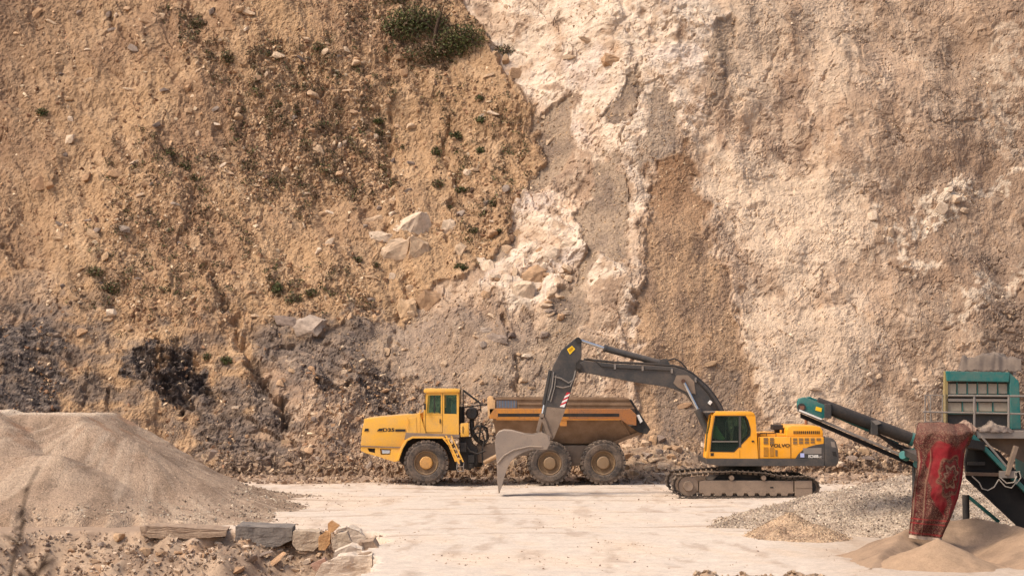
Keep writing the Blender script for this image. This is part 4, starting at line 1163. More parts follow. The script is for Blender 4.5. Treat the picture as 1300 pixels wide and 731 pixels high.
# skip
ry0, ry1 = YT - .02, YT + WT + .02
def inset(v): return max(0.0, (v - 532)) * sT * .62
lowp = [(625.5, 531), (789, 531), (800, 541), (812, 549), (779, 563.5), (632, 563.5)]
A = [(XZ(u, v, YT)[0], ry0 + .10 + inset(v), XZ(u, v, YT)[1]) for u, v in lowp]
B = [(XZ(u, v, YT)[0], ry1 - .10 - inset(v), XZ(u, v, YT)[1]) for u, v in lowp]
skip = MB().loft(A, B).build('skip', M_BODY, truck, .02)
bw = MB()
for ya, yb in ((ry0 + .06, ry0 + .14), (ry1 - .14, ry1 - .06)):
    bw.prism(XZs([(622, 519), (622.5, 506), (628, 506.5), (799, 507.5), (806, 519)], YT), ya, yb)
bw.prism(XZs([(620.5, 531), (619.8, 505), (623, 503), (628, 504), (628.5, 531)], YT), ry0 + .14, ry1 - .14)
bw.build_each('side_board', M_BODY, skip, bevel=.012)
rb = MB(); rb2 = MB()
for ya, yb in ((ry0, ry0 + .2), (ry1 - .2, ry1)):
    rb.prism(XZs([(621, 518), (722, 518.3), (722, 531.5), (621.5, 531.5)], YT), ya, yb)
    rb2.prism(XZs([(722.1, 518.3), (800, 518.5), (808, 526), (808, 540), (796, 538), (786.5, 531.5), (722.1, 531.5)], YT), ya, yb)
rb.build_each('rail', M_RUSTY, skip, bevel=.02)
rb2.build_each('worn_rail', paint('rust_brown_rail', C(170, 108, 56), .7, (138, 102, 76), .95, wear=C(110, 74, 50)), skip, bevel=.02)
for ya in (ry0 - .008,):
    MB().prism(XZs([(632, 524.6), (786, 524.6), (786, 528.6), (632, 528.6)], YT), ya, ya + .03).build('rail_groove', M_INK, skip)
    MB().prism(XZs([(630, 531.6), (788, 531.6), (788, 533.0), (630, 533.0)], YT), ya, ya + .16).build('rail_lip', M_RUSTY, skip)
tr_ = MB()
for ya, yb in ((ry0 + .02, ry0 + .16), (ry1 - .16, ry1 - .02)):
    tr_.prism(XZs([(629, 504.4), (798, 505), (799.5, 508), (629, 507.4)], YT), ya, yb)
    tr_.prism(XZs([(658, 511.4), (801, 511.8), (802.5, 514.6), (658, 513.8)], YT), ya, yb)
tr_.build_each('top_rail', M_BODY, skip, bevel=.01)
MB().prism(XZs([(619.4, 531), (618.6, 506), (619.6, 503), (622.6, 502), (625.6, 503), (626.2, 506.5), (628.6, 508), (628.6, 518)], YT), ry0 + .0, ry0 + .12).build('front_corner_post', paint('pale_dusty_ochre', C(222, 176, 122), .6, amount=.5), skip, .02, True)
MB().prism(XZs([(630.5, 508), (656, 508), (656, 517.6), (630.5, 517.6)], YT), ry0 + .04, ry0 + .075).build('side_grille', M_BLUE, skip)
gb = MB()
for k in range(7): gb.box(tx(632 + 3.7 * k), tx(632.8 + 3.7 * k), ry0 + .03, ry0 + .045, tz(517.4), tz(508.2))
gb.build_each('grille_bar', M_BODY, skip)
MB().prism(XZs([(711, 533), (719.5, 533), (719.5, 540.5), (711, 540.5)], YT), ry0 + .01, ry0 + .14).build('rail_bracket', M_RUSTY, skip)
rib = MB()
for sgn, y_ in ((1, ry0), (-1, ry1)):
    for (p, q) in (((789, 533), (802, 553)),):
        rib.bar((XZ(*p, YT)[0], y_ + sgn * .10, XZ(*p, YT)[1]), (XZ(*q, YT)[0], y_ + sgn * (.10 + inset(q[1])), XZ(*q, YT)[1]), .09, .10)
    a_, b_ = (780, 563), (822, 546)
    rib.bar((XZ(*a_, YT)[0], y_ + sgn * (.06 + inset(556)), XZ(*a_, YT)[1]), (XZ(*b_, YT)[0], y_ + sgn * .3, XZ(*b_, YT)[1]), .10, .12)
rib.build_each('skip_rib', M_BODY, skip)
tg = MB()
tg.prism(XZs([(806, 519), (799, 507.5), (802, 507), (810, 520), (826, 545), (821, 551), (812, 549), (800, 541), (808, 540), (808, 526)], YT), ry0 + .16, ry1 - .16)
tg.build('tailgate', M_BLACK, skip, .01)
MB().prism(XZs([(808, 527), (811.6, 526), (816, 534.5), (813, 537)], YT), ry0 + .08, ry0 + .18).build('tail_plate', M_LWHT, skip)
MB().cyl(P(820, 546.6, ry0 + .12), P(820, 546.6, ry1 - .12), .11, n=14).build('skip_hinge', M_BLACK, skip)

# ================================================================== excavator
YE = G(950, 632.3)[1]          # near face of the near track
sE = YE / F
ex_, ez = (lambda u, Y=YE: XZ(u, 560, Y)[0]), (lambda v, Y=YE: XZ(650, v, Y)[1])
WE = 3.25
exc = empty('excavator', (ex_(946), YE + WE / 2, 0), 'yellow tracked excavator with a dark grey boom reaching left over the dump truck', 'excavator')
loop = [(861, 600.8), (880, 599), (900, 597.6), (917, 597.4), (932, 596.4), (950, 597.4), (974, 599), (986, 601.5), (1000, 603.8), (1012, 603), (1024, 603), (1033, 605.5), (1040, 611.5), (1042.6, 619),
        (1040, 626), (1034, 630.5), (1026, 632.2), (990, 632.3), (950, 632.3), (900, 632.3), (872, 632.2), (862, 630.5), (855.5, 625), (852.6, 617), (854, 608.5)]
def resample(pts, step):
    pts = [Vector((p[0], p[1])) for p in pts] + [Vector((pts[0][0], pts[0][1]))]
    seg = [(b_ - a_).length for a_, b_ in zip(pts[:-1], pts[1:])]
    n = max(8, round(sum(seg) / step)); L = sum(seg) / n; out = []
    i, acc = 0, 0.0
    for k in range(n):
        t = k * L
        while i < len(seg) - 1 and acc + seg[i] < t: acc += seg[i]; i += 1
        f = (t - acc) / seg[i]
        out.append((pts[i].lerp(pts[i + 1], f), (pts[i + 1] - pts[i]).normalized()))
    return out
lp = [XZ(u, v, YE) for u, v in loop]
lp = [(x, max(z, 0.0)) for x, z in lp]
cen = Vector((sum(p[0] for p in lp) / len(lp), sum(p[1] for p in lp) / len(lp)))
M_TRACK = paint('track_steel', C(70, 60, 52), .5, (156, 130, 104), .6)
under = empty('undercarriage', (0, 0, 0)); under.parent = exc
for y0 in (YE, YE + WE - .6):
    t = MB()
    for p, d_ in resample(lp, .19):
        nrm = Vector((-d_.y, d_.x))
        if nrm.dot(p - cen) < 0: nrm = -nrm
        q = lambda a, h: (p.x + d_.x * a - nrm.x * h, p.y + d_.y * a - nrm.y * h)
        t.prism([q(-.088, .0), (p.x + d_.x * -.06 , p.y + d_.y * -.06), q(-.05, .03), q(.088, .03), q(.088, .055), q(-.088, .055)], y0, y0 + .6)
        t.prism([q(-.07, .05), q(.07, .05), q(.06, .13), q(-.06, .13)], y0 + .17, y0 + .25)
        t.prism([q(-.07, .05), q(.07, .05), q(.06, .13), q(-.06, .13)], y0 + .35, y0 + .43)
    tr = t.build('track', M_TRACK, under)
    near = y0 == YE
    fy = y0 + (.10 if near else .06)
    sf = MB().prism(XZs([(888, 611), (893, 609.8), (1008, 610.2), (1008, 627), (890, 627), (888, 625)], YE), fy, fy + .40).build('track_frame', M_MUDST, under, .02)
    MB().box(ex_(978), ex_(982), fy - .006, fy + .01, ez(619.6), ez(617.6)).build('frame_hole', M_INK, sf)
    MB().prism(XZs([(889, 624.2), (1009, 624.2), (1009, 625.4), (889, 625.4)], YE), fy - .03, fy).build('frame_ledge', M_MUDST, sf)
    MB().prism(XZs([(1009, 609.8), (1031.5, 609.8), (1032, 629), (1012, 630.5), (1009.6, 629)], YE), fy - .03, fy + .42).build('final_drive_guard', M_MUDST, sf, .02)
    MB().prism(XZs([(1009.6, 617.8), (1031.6, 617.8), (1031.6, 619), (1009.6, 619)], YE), fy - .045, fy - .02).build('guard_rib', M_MUDST, sf)
    rl_ = MB()
    for k in range(8):
        rl_.lathe((ex_(898 + 14.0 * k), fy + .02, ez(627.6)), [(.10, 0), (.10, .3), (.002, .3), (.002, 0)], 14)
    rl_.build_each('track_roller', M_MUDST, under)
    tg2 = MB()
    for k in range(8):
        tg2.prism(XZs([(893 + 14.0 * k, 625.4), (903 + 14 * k, 625.4), (902 + 14 * k, 629), (894.5 + 14 * k, 629)], YE), fy - .04, fy + .0)
    tg2.build_each('roller_boss', M_MUDST, under)
    for u in (929, 969.7):
        MB().lathe((ex_(u), fy - .04, ez(606.4)), [(.085, 0), (.085, .34), (.002, .34), (.002, 0)], 16).build('carrier_roller', M_MUDST, under)
    MB().lathe((ex_(874), fy - .04, ez(617)), [(.33, .06), (.33, .40), (.002, .40), (.002, 0), (.16, -.02), (.18, .05), (.26, .05)], 28).build('idler_wheel', M_MUDST, under)
    MB().lathe((ex_(1026), fy + .02, ez(617.5)), [(.34, .06), (.34, .36), (.002, .36), (.002, .04)], 24).build('sprocket', M_BLACK, under)
MB().prism(XZs([(905, 612), (918, 601), (975, 601), (992, 612), (985, 622), (912, 622)], YE), YE + .5, YE + WE - .5).build('car_body', M_BLACK, under)
tt = MB(); tt.cyl((ex_(946), YE + WE / 2, ez(602)), (ex_(946), YE + WE / 2, ez(590)), .74, n=40); tt.build('slew_ring', M_BLACK, under, smooth=True)
# upper structure
un, uf = YE + .12, YE + WE - .12
deck = MB().prism(XZs([(897.2, 582.2), (1047.5, 582.6), (1047.5, 591.6), (912, 591.6), (905, 589.6), (897.4, 588.8)], YE), un - .02, uf + .02).build('deck', M_DARK, exc, .02)
# engine housing
eh = MB().prism(XZs([(963.4, 554.4), (1046.8, 554.6), (1046.8, 582), (963.4, 582)], YE), un + .02, uf - .02).build('engine_housing', M_ORG, exc, .03, True)
MB().prism(XZs([(1010.5, 582), (1014, 576.5), (1019, 571.6), (1027, 567.2), (1036, 564.6), (1047.2, 562.8), (1047.2, 582)], YE), un + .006, un + .03).build('dark_side_flash', M_DARK, eh)
MB().prism(XZs([(1020, 568.8), (1043.6, 568.2), (1043.6, 576), (1021, 576)], YE), un - .002, un + .012).build('flash_panel', M_STEEL, eh)
hd = MB().prism(XZs([(999.5, 554.4), (1000, 545.6), (1002.4, 541.8), (1006, 540.4), (1037, 540.4), (1043, 542), (1046, 546.4), (1046.4, 554.6)], YE), un + .10, uf - .5).build('engine_hood', M_ORG, exc, .04, True)
sl = MB()
for k in range(14): sl.box(ex_(1008.6 + 2.45 * k), ex_(1009.9 + 2.45 * k), un + .085, un + .11, ez(550.8), ez(547.0))
sl.build('hood_vents', M_INK, hd)['kind'] = 'stuff'
MB().prism(XZs([(966, 554.4), (966.5, 550.6), (986, 550), (1000, 551), (1000, 554.4)], YE), un + .3, uf - .4).build('pump_cover', M_ORG, exc, .02)
vt = MB()
for (u0, u1, v0, v1) in ((970, 975.6, 555.6, 559.6), (970, 975.6, 560.2, 563.6), (978, 983, 555.6, 559.6), (978, 983, 560.2, 563.6), (970, 975.6, 567.4, 579), (978, 983, 567.4, 579), (985, 987.6, 571, 579),
                         (1007.5, 1012.6, 556, 559.4), (1015, 1020.2, 556, 559.4), (1022.4, 1027.6, 556, 559.4), (1030, 1035, 556, 559.4), (1037.4, 1042.6, 556, 559.4),
                         (1007.5, 1012.6, 560.4, 563.6), (1015, 1020.2, 560.4, 563.4), (1022.4, 1027.6, 560.4, 563), (1030, 1035, 560.4, 562.6)):
    vt.box(ex_(u0), ex_(u1), un + .004, un + .03, ez(v1), ez(v0))
vt.build_each('side_vent', paint('vent_mesh', C(126, 96, 58), .8, amount=.3), eh)
lv = MB()
for (u0, u1, v0, v1) in ((970, 975.6, 567.4, 579), (978, 983, 567.4, 579)):
    for k in range(8): lv.box(ex_(u0), ex_(u1), un - .006, un + .006, ez(v0 + .9 + 1.4 * k), ez(v0 + .35 + 1.4 * k))
lv.build('vent_louvres', M_ORG, eh)['kind'] = 'stuff'
sm = MB()
for u in (964.8, 1004.6): sm.box(ex_(u) - .012, ex_(u) + .012, un + .012, un + .03, ez(581.6), ez(555))
sm.build_each('panel_seam', paint('panel_gap', C(112, 70, 14), .8, amount=.2), eh)
lettering('maker_lettering', 'VOLVO', ex_(978), ex_(1003.4), ez(567.6), ez(563.2), un + .012, M_INK, eh, shear=.12, weight=.02)
lettering('type_lettering', 'EC360B', ex_(1027), ex_(1039.5), ez(581.0), ez(577.2), un + .0, M_LWHT, eh, weight=.02)
lettering('type_suffix_lettering', 'LC', ex_(1040.2), ex_(1043.8), ez(581.0), ez(578.8), un + .0, M_LWHT, eh)
MB().box(ex_(1016.6), ex_(1021.6), un - .004, un + .012, ez(580.4), ez(575.2)).build('round_sticker', M_LBLU, eh)
MB().box(ex_(985), ex_(998.6), un + .7, un + 1.3, ez(546.4), ez(539.8)).build('exhaust_box', M_BLACK, exc, .02)
MB().box(ex_(989), ex_(995), un + .85, un + 1.1, ez(551.5), ez(546)).build('exhaust_neck', M_BLACK, exc)
MB().cyl((ex_(1033), un + 1.6, ez(541)), (ex_(1033), un + 1.6, ez(530)), .055, n=12).build('exhaust_pipe', paint('rusty_pipe', C(140, 88, 56), .7, amount=.3), exc)
hrl = MB(); hrl.tube([P(965, 555, un + .3), P(965, 549.6, un + .3), P(985, 549.2, un + .3), P(985, 554, un + .3)], .013); hrl.tube([P(973, 553, un + .3), P(973, 549.4, un + .3)], .012)
hrl.build('handrail', M_BLACK, exc)
cw = [(1047.2, 554.8), (1054, 555), (1059, 556.6), (1062.4, 561), (1064.8, 570), (1066, 582), (1065, 588), (1062, 591.8), (1047.2, 591.8)]
cwt = MB().prism(XZs(cw, YE), un - .02, uf + .02).build('counterweight', M_DARK, exc, .10, True)
MB().prism(XZs([(1057, 573), (1061.6, 573), (1063.4, 580), (1058, 578)], YE), un - .025, un + .05).build('lifting_recess', M_INK, cwt)
MB().prism(XZs([(1055, 560), (1060, 561), (1061.6, 568), (1056.5, 567)], YE), un - .024, un + .05).build('worn_patch', M_STEEL, cwt)
# cab
cy0, cy1 = un + .0, un + 1.02
outer = [(896.8, 581.6), (899.4, 552), (904.6, 529), (906.8, 524.6), (910.4, 522.6), (953.4, 522.4), (957.4, 523.8), (959.4, 528), (961.4, 552), (963, 582)]
win = [(901.8, 573.4), (904.4, 548), (908, 527.6), (947, 527.6), (950.4, 533), (953.6, 545), (953.2, 552.6), (932.6, 573.8)]
ecab = MB().prism(XZs(outer, YE), cy0, cy0 + .09, [XZs(win, YE)]).build('cab', M_ORG, exc)
MB().prism(XZs(outer, YE), cy1 - .07, cy1, [XZs(win, YE)]).build('far_wall', M_ORG, ecab)
MB().prism(XZs([(905.6, 527.4), (906.8, 524.6), (910.4, 522.3), (953.4, 522.1), (957.4, 523.6), (959.4, 527.4)], YE), cy0 - .015, cy1 + .01).build('roof', M_ORG, ecab, .03, True)
MB().prism(XZs([(897, 581.4), (898.2, 573.8), (932.6, 573.9), (953.4, 553), (961.2, 553), (962.8, 581.4)], YE), cy0 + .09, cy1 - .07).build('lower_wall', M_ORG, ecab)
MB().prism(XZs([(955.6, 552.6), (956.6, 540), (955, 527.5), (959.2, 527.5), (961.3, 552.6)], YE), cy0 + .09, cy1 - .07).build('rear_wall', M_ORG, ecab)
rim = [(u + (1.2 if u < 925 else -1.0), v + (1.0 if v < 550 else -1.0)) for u, v in win]
MB().prism(XZs(win, YE), cy0 - .008, cy0 + .05, [XZs(rim, YE)]).build('window_seal', M_INK, ecab)
MB().prism(XZs(win, YE), cy0 + .035, cy0 + .05).build('window', M_GLASS2, ecab)
MB().prism(XZs(win, YE), cy1 - .045, cy1 - .03).build('window', M_GLASS2, ecab)
wp = MB(); wp.box(ex_(938.6), ex_(941.4), cy0 - .012, cy0 + .03, ez(567.6), ez(527.8)); wp.build('door_pillar', M_DARK, ecab)
wb = MB(); wb.box(ex_(903.4), ex_(937.6), cy0 - .006, cy0 + .03, ez(561), ez(559.8)); wb.build('window_bar', M_STEEL, ecab)
MB().prism(XZs([(902.6, 573), (903.6, 560.6), (945, 560.6), (932.4, 573.2)], YE), cy0 + .055, cy0 + .075).build('lower_pane', glass_mat('dusty_pane', C(74, 74, 72), .12), ecab)
gr_ = MB(); gr_.tube([P(921.4, 558, cy0 + .2), P(921.4, 536, cy0 + .2), P(925, 530, cy0 + .2)], .015); gr_.build('grab_rail', M_STEEL, ecab)
es = MB(); es.prism(XZs([(922, 572), (923, 561), (934, 561), (935.6, 541), (940, 541), (941, 572)], YE), cy0 + .3, cy0 + .78); es.build('seat', M_SEAT, ecab, .03)
gc = MB(); gc.prism(XZs([(906, 556), (907.6, 539), (911, 541), (917, 550), (922, 557), (918, 559)], YE), cy0 + .16, cy0 + .22); gc.build('green_shape', M_GREEN, ecab, .01)  # flat pale green piece behind the cab window
cn = MB(); cn.prism(XZs([(906, 573), (908, 560), (913, 559), (914, 573)], YE), cy0 + .3, cy0 + .7); cn.build('console', M_SEAT, ecab, .02)
MB().box(ex_(902.4), ex_(906.6), cy0 - .012, cy0 + .01, ez(578.6), ez(574.8)).build('door_step_pad', M_INK, ecab)
MB().box(ex_(954.8), ex_(957.8), cy0 - .02, cy0 + .01, ez(561), ez(559)).build('door_latch', M_INK, ecab)
MB().box(ex_(939.4), ex_(939.9), cy0 - .004, cy0 + .01, ez(581), ez(571)).build('door_gap', paint('cab_gap', C(150, 96, 10), .8, amount=.1), ecab)
fp = MB()
for yy in (cy0 + .02, cy1 - .09):
    fp.bar((ex_(897.6) , yy, ez(580)), (ex_(905.2), yy, ez(527)), .07, .07)
fp.build_each('front_pillar', M_ORG, ecab)
MB().prism(XZs([(898.4, 578), (899.8, 553), (904.8, 529.4), (905.8, 529.4), (900.6, 553), (899.4, 578)], YE), cy0 + .06, cy1 - .1).build('windscreen', M_GLASS2, ecab)
vis = MB(); vis.prism(XZs([(896, 522.6), (909, 522.2), (909, 523.2), (896.4, 523.8)], YE), cy0 + .05, cy1 - .05); vis.build('sun_visor', M_STEEL, ecab)
# boom, at the machine's middle
YB = YE + 1.62
by0, by1 = YB - .32, YB + .32
boom_top = [(735.5, 460.5), (741, 457.6), (778.5, 461.6), (820, 463.4), (856, 466), (868, 469.6), (879, 475.6), (897.4, 491.6), (908, 505), (915, 516), (921, 530), (926, 552), (927, 568)]
boom_bot = [(912, 570), (906, 556), (897, 540), (882, 514.6), (871, 500.8), (858, 494.4), (846, 491), (803, 484.6), (762, 476.6), (740, 472.6), (734.6, 468.4)]
boom = MB().prism(XZs(boom_top + boom_bot, YB), by0, by1).build('boom', M_DARK, exc, .02)
bp = MB()
for y_ in (by0 - .03, by1): bp.prism(XZs([(858, 476), (872, 476), (880, 484), (882, 500), (872, 498), (860, 492), (854, 486)], YB), y_, y_ + .03)
bp.build_each('cylinder_lug_plate', M_MUDST, boom)
pin = MB(); pin.cyl(P(867.6, 483.6, by0 - .24), P(867.6, 483.6, by1 + .24), .075, n=16); pin.build('boom_cylinder_pin', paint('rusty_pin', C(84, 56, 42), .6, amount=.3), boom)
for y_ in (by0 - .15, by1 + .15):
    c1 = MB(); c1.cyl(P(867.6, 483.6, y_), P(886.5, 521, y_), .05, n=14); rod = c1.build('boom_cylinder_rod', M_CHROME, exc, smooth=True)
    c2 = MB(); c2.cyl(P(885.5, 519, y_), P(906, 563, y_), .135, n=18); c2.build('boom_cylinder', M_DARK, exc, smooth=True)
pipes = MB()
for k, (dv, yy) in enumerate(((-1.6, by0 + .08), (-2.4, by0 + .2), (-1.4, by1 - .1))):
    pipes.tube([P(u, v + dv, yy) for u, v in boom_top[1:11]], .028, 6)
pipes.tube([P(738, 459, by0 + .05), P(746, 455, by0 + .02), P(756, 458, by0), P(764, 465, by0 - .03), P(790, 467, by0 - .03), P(850, 470, by0 - .03)], .022, 6)
pipes.tube([P(846, 458, YB), P(856, 455, YB), P(864, 459, YB), P(872, 468, YB)], .026, 6)
pipes.tube([P(884, 482, by0 - .03), P(898, 497, by0 - .03), P(908, 512, by0 - .03), P(914, 526, by0 - .03)], .03, 6)
pipes.build('hydraulic_pipe', M_BLACK, boom, smooth=True)
br = MB()
for (u, v) in ((780, 465.5), (815, 467.5), (852, 470.5), (882, 482)): br.box(XZ(u - 1.2, v, YB)[0], XZ(u + 1.2, v, YB)[0], by0 - .05, by0 + .02, XZ(u, v + 3, YB)[1], XZ(u, v - 3, YB)[1])
br.build_each('pipe_clamp', M_STEEL, boom)
lm = MB(); lm.prism(XZs([(897, 511), (900, 507.4), (903, 510), (900, 514)], YB), by0 - .12, by0 - .02); lm.build('work_lamp', M_LWHT, boom, .01)
# arm
ay0, ay1 = YB - .22, YB + .22
arm_pts = [(729, 430.6), (734, 428.2), (738.2, 431), (738, 452), (734, 466), (730.5, 478), (716, 524), (703, 556), (697.5, 560), (690.5, 556), (688, 545), (691.4, 519), (698.5, 482), (701.5, 466), (712.5, 444.5)]
arm = MB().prism(XZs(arm_pts, YB), ay0, ay1).build('arm', M_DARK, exc, .02)
md = MB()
for y_ in (ay0 - .012, ay1): md.prism(XZs([(694.2, 516), (717.6, 518.6), (716, 524), (703, 556), (697.5, 559.4), (691, 555.4), (688.6, 545)], YB), y_, y_ + .012)
md.build_each('mud_crust', M_MUDST, arm)
ap = MB()
for y_ in (ay0 - .09, ay1): ap.prism(XZs([(731, 460), (736, 456), (742, 457.6), (742, 472.4), (736, 473.6), (730.6, 469)], YB), y_, y_ + .09)
ap.cyl(P(735, 464.6, by0 - .12), P(735, 464.6, by1 + .12), .10, n=18)
ap.build('boom_arm_pivot', M_BLACK, arm)
MB().cyl(P(733.8, 431.6, ay0 - .08), P(733.8, 431.6, ay1 + .08), .10, n=18).build('arm_cylinder_pin', M_BLACK, arm)
r_ = MB(); r_.cyl(P(735, 431.4, YB), P(769, 442.4, YB), .055, n=14); r_.build('arm_cylinder_rod', M_CHROME, exc, smooth=True)
r_ = MB(); r_.cyl(P(767.5, 442, YB), P(843, 462, YB), .115, n=18); r_.cyl(P(766.5, 441.6, YB), P(769.5, 442.5, YB), .135, n=18); r_.build('arm_cylinder', M_DARK, exc, smooth=True)
lg = MB()
for y_ in (YB - .16, YB + .12): lg.prism(XZs([(834, 464.6), (838, 456), (846, 455), (852, 466)], YB), y_, y_ + .04)
lg.build_each('arm_cylinder_lug', M_DARK, boom)
stk = MB().prism(XZs([(719.5, 443.4), (726, 438.8), (730, 443), (723.2, 450)], YB), ay0 - .012, ay0).build('yellow_warning_sign', M_LYEL, arm)
MB().prism(XZs([(721.4, 444), (726, 440.6), (727.6, 442.6), (723, 447)], YB), ay0 - .017, ay0 - .011).build('sign_mark', paint('ochre_mark', C(190, 140, 10), .6, amount=.1), arm)
# red and white board
cc_ = [(719.4, 497.6), (723.8, 498), (716.2, 516.6), (710.4, 515.8)]
def lerp2(a, b, t): return (a[0] + (b[0] - a[0]) * t, a[1] + (b[1] - a[1]) * t)
for k in range(6):
    t0, t1 = k / 6, (k + 1) / 6
    sk = .10
    L0, L1 = lerp2(cc_[0], cc_[3], min(1, t0 + sk)), lerp2(cc_[0], cc_[3], min(1, t1 + sk)); R0, R1 = lerp2(cc_[1], cc_[2], max(0, t0 - sk if k else 0)), lerp2(cc_[1], cc_[2], max(0, t1 - sk if k < 5 else 1))
    if k == 0: L0 = cc_[0]
    MB().prism(XZs([L0, R0, R1, L1], YB), ay0 - .014, ay0).build('warning_stripe', M_LRED if k % 2 == 0 else M_LWHT, arm)
ah = MB()
ah.tube([P(704, 478, ay0 - .03), P(712, 480, ay0 - .05), P(722, 486, ay0 - .05), P(728, 482, ay0 - .04), P(731, 470, ay0 - .03)], .024, 6)
ah.tube([P(706, 490, ay0 - .03), P(714, 492, ay0 - .05), P(724, 490, ay0 - .05), P(730, 476, ay0 - .04)], .02, 6)
ah.tube([P(703, 472, ay0 - .03), P(701, 490, ay0 - .04), P(696, 508, ay0 - .04)], .022, 6)
ah.tube([P(706, 476, ay0 - .03), P(704, 492, ay0 - .04), P(699, 510, ay0 - .04)], .018, 6)
ah.build('arm_hose', M_STEEL, arm, smooth=True)
bc = MB()
bc.cyl(P(700, 470, YB + .0), P(691.4, 514, YB), .10, n=16); bc.build('bucket_cylinder', M_BLACK, exc, smooth=True)
bc = MB(); bc.cyl(P(691.6, 512, YB), P(688.4, 528, YB), .055, n=12); bc.build('bucket_cylinder_rod', M_CHROME, exc, smooth=True)
lk = MB()
for y_ in (ay0 - .10, ay1 + .02):
    lk.bar(P(687.6, 526, y_ + .04), P(697, 552, y_ + .04), .07, .13); lk.bar(P(688, 526, y_ + .04), P(682.5, 548, y_ + .04), .07, .12)
lk.cyl(P(687.8, 527, ay0 - .14), P(687.8, 527, ay1 + .14), .08, n=14); lk.cyl(P(696.6, 553.6, ay0 - .16), P(696.6, 553.6, ay1 + .16), .10, n=14)
lk.build('bucket_linkage', M_MUDST, exc, .01)
# bucket
ky0, ky1 = YB - .74, YB + .74
shell_o = [(697, 566), (690, 568), (677, 563.5), (665, 550.2), (650, 546), (640, 545.2), (633, 547.6), (629.8, 552.5), (628.8, 562), (631.2, 588), (631.6, 608), (633.4, 622.2)]
side = [(698, 561), (694, 569.2), (688, 569.8), (677, 568.6), (664, 573), (655, 578), (648, 585), (643, 596), (640, 606), (636, 619.5), (633.6, 622.6), (631.4, 608), (631, 588), (628.6, 562), (629.6, 552.4), (633, 547.4), (640, 545), (650, 545.8), (665, 549.8), (676, 551), (688, 548), (694, 551)]
bk_m = paint('worn_bucket_steel', C(142, 126, 112), .5, (174, 148, 122), .7, wear=C(104, 92, 84))
bucket = MB().prism(XZs(side, YB), ky0, ky0 + .06).build('bucket', bk_m, exc, .012)
MB().prism(XZs(side, YB), ky1 - .06, ky1).build('far_side_plate', bk_m, bucket, .012)
inner = [(u + 3.2, v + 2.4) for u, v in shell_o[3:]]
inner[-1] = (634.6, 621); 
MB().prism(XZs(shell_o[3:] + inner[::-1], YB), ky0 + .06, ky1 - .06).build('bucket_shell', bk_m, bucket)
ers = MB().prism(XZs([(676, 556), (690, 549), (698, 553), (698, 562), (690, 569), (680, 566), (668, 558)], YB), YB - .42, YB - .34)
ers.prism(XZs([(676, 556), (690, 549), (698, 553), (698, 562), (690, 569), (680, 566), (668, 558)], YB), YB + .34, YB + .42)
ers.build_each('bucket_ear', bk_m, bucket)
rbm = MB()
rbm.tube([P(631.5, 588, ky0 - .01), P(640, 578, ky0 - .01), P(652, 571, ky0 - .01), P(672, 566.5, ky0 - .01), P(688, 567, ky0 - .01)], .03, 6)
rbm.build('wear_strip', bk_m, bucket)
for k in range(5):
    yy = ky0 + .08 + k * (ky1 - ky0 - .30) / 4
    (xa, za), (xb, zb), (xc, zc), (xd, zd) = XZs([(631.2, 607), (637.4, 608), (634.4, 624.5), (633.2, 624.5)], YB)
    MB().prism([(xa, za), (xb, zb), (xc, max(zc, .02)), (xd, max(zd, .02))], yy, yy + .13).build('tooth', M_MUDST, bucket, .01)
# ================================================================== teal screening plant at the right
YS = 47.6
plant = empty('screening_machine', (P(1260, 560, YS)[0], YS + .9, 0), 'teal screening machine with railed deck and long discharge conveyor at the right edge', 'machine')
q = lambda pts, Y=YS: XZs(pts, Y)
sx_ = lambda u, Y=YS: XZ(u, 560, Y)[0]
sz_ = lambda v, Y=YS: XZ(650, v, Y)[1]
M_PANEL = paint('dusty_beige_panel', C(170, 156, 136), .7, amount=.6)
M_DTEAL = paint('shaded_teal_paint', C(16, 92, 88), .5, amount=.35)  # teal darkened in the colour, standing for shade on these parts
M_BELT = paint('shade_black_belt', C(20, 18, 17), .9, (70, 58, 48), .18)  # black rubber, made blacker to paint in the shade below the deck
# screen box (hopper)
hop = MB().prism(q([(1206, 484), (1296, 484), (1296, 545), (1206, 545)]), YS + .42, YS + .5).build('screen_box', M_DARK, plant)
MB().prism(q([(1203.6, 470.6), (1285, 472), (1284, 485), (1205, 483.6)]), YS + .22, YS + .42).build('hopper_lip', M_TEAL, hop, .02)
MB().prism(q([(1284.4, 472), (1297, 484), (1300, 545), (1287, 545)]), YS + .24, YS + .6).build('hopper_side', M_TEAL, hop, .02)
MB().prism(q([(1203.6, 471), (1207, 484), (1206.4, 545), (1203.4, 538), (1202.6, 500)]), YS + .3, YS + .5).build('hopper_end', paint('dusty_ochre_edge', C(150, 130, 80), .6, amount=.5), hop)
for k in range(6):
    MB().prism(q([(1207 + 13 * k, 487), (1218.4 + 13 * k, 487), (1218.4 + 13 * k, 500), (1207 + 13 * k, 500)]), YS + .36, YS + .42).build('panel', M_PANEL, hop, .008)
    MB().prism(q([(1218.8 + 13 * k, 485), (1219.8 + 13 * k, 485), (1219.8 + 13 * k, 501), (1218.8 + 13 * k, 501)]), YS + .34, YS + .42).build('rib', M_TEAL, hop)
for k in range(4):
    MB().prism(q([(1207 + 19.5 * k, 511), (1225 + 19.5 * k, 511), (1225 + 19.5 * k, 522.4), (1207 + 19.5 * k, 522.4)]), YS + .36, YS + .42).build('panel', M_PANEL, hop, .008)
    MB().prism(q([(1225.6 + 19.5 * k, 508), (1226.8 + 19.5 * k, 508), (1226.8 + 19.5 * k, 525), (1225.6 + 19.5 * k, 525)]), YS + .34, YS + .42).build('rib', M_TEAL, hop)
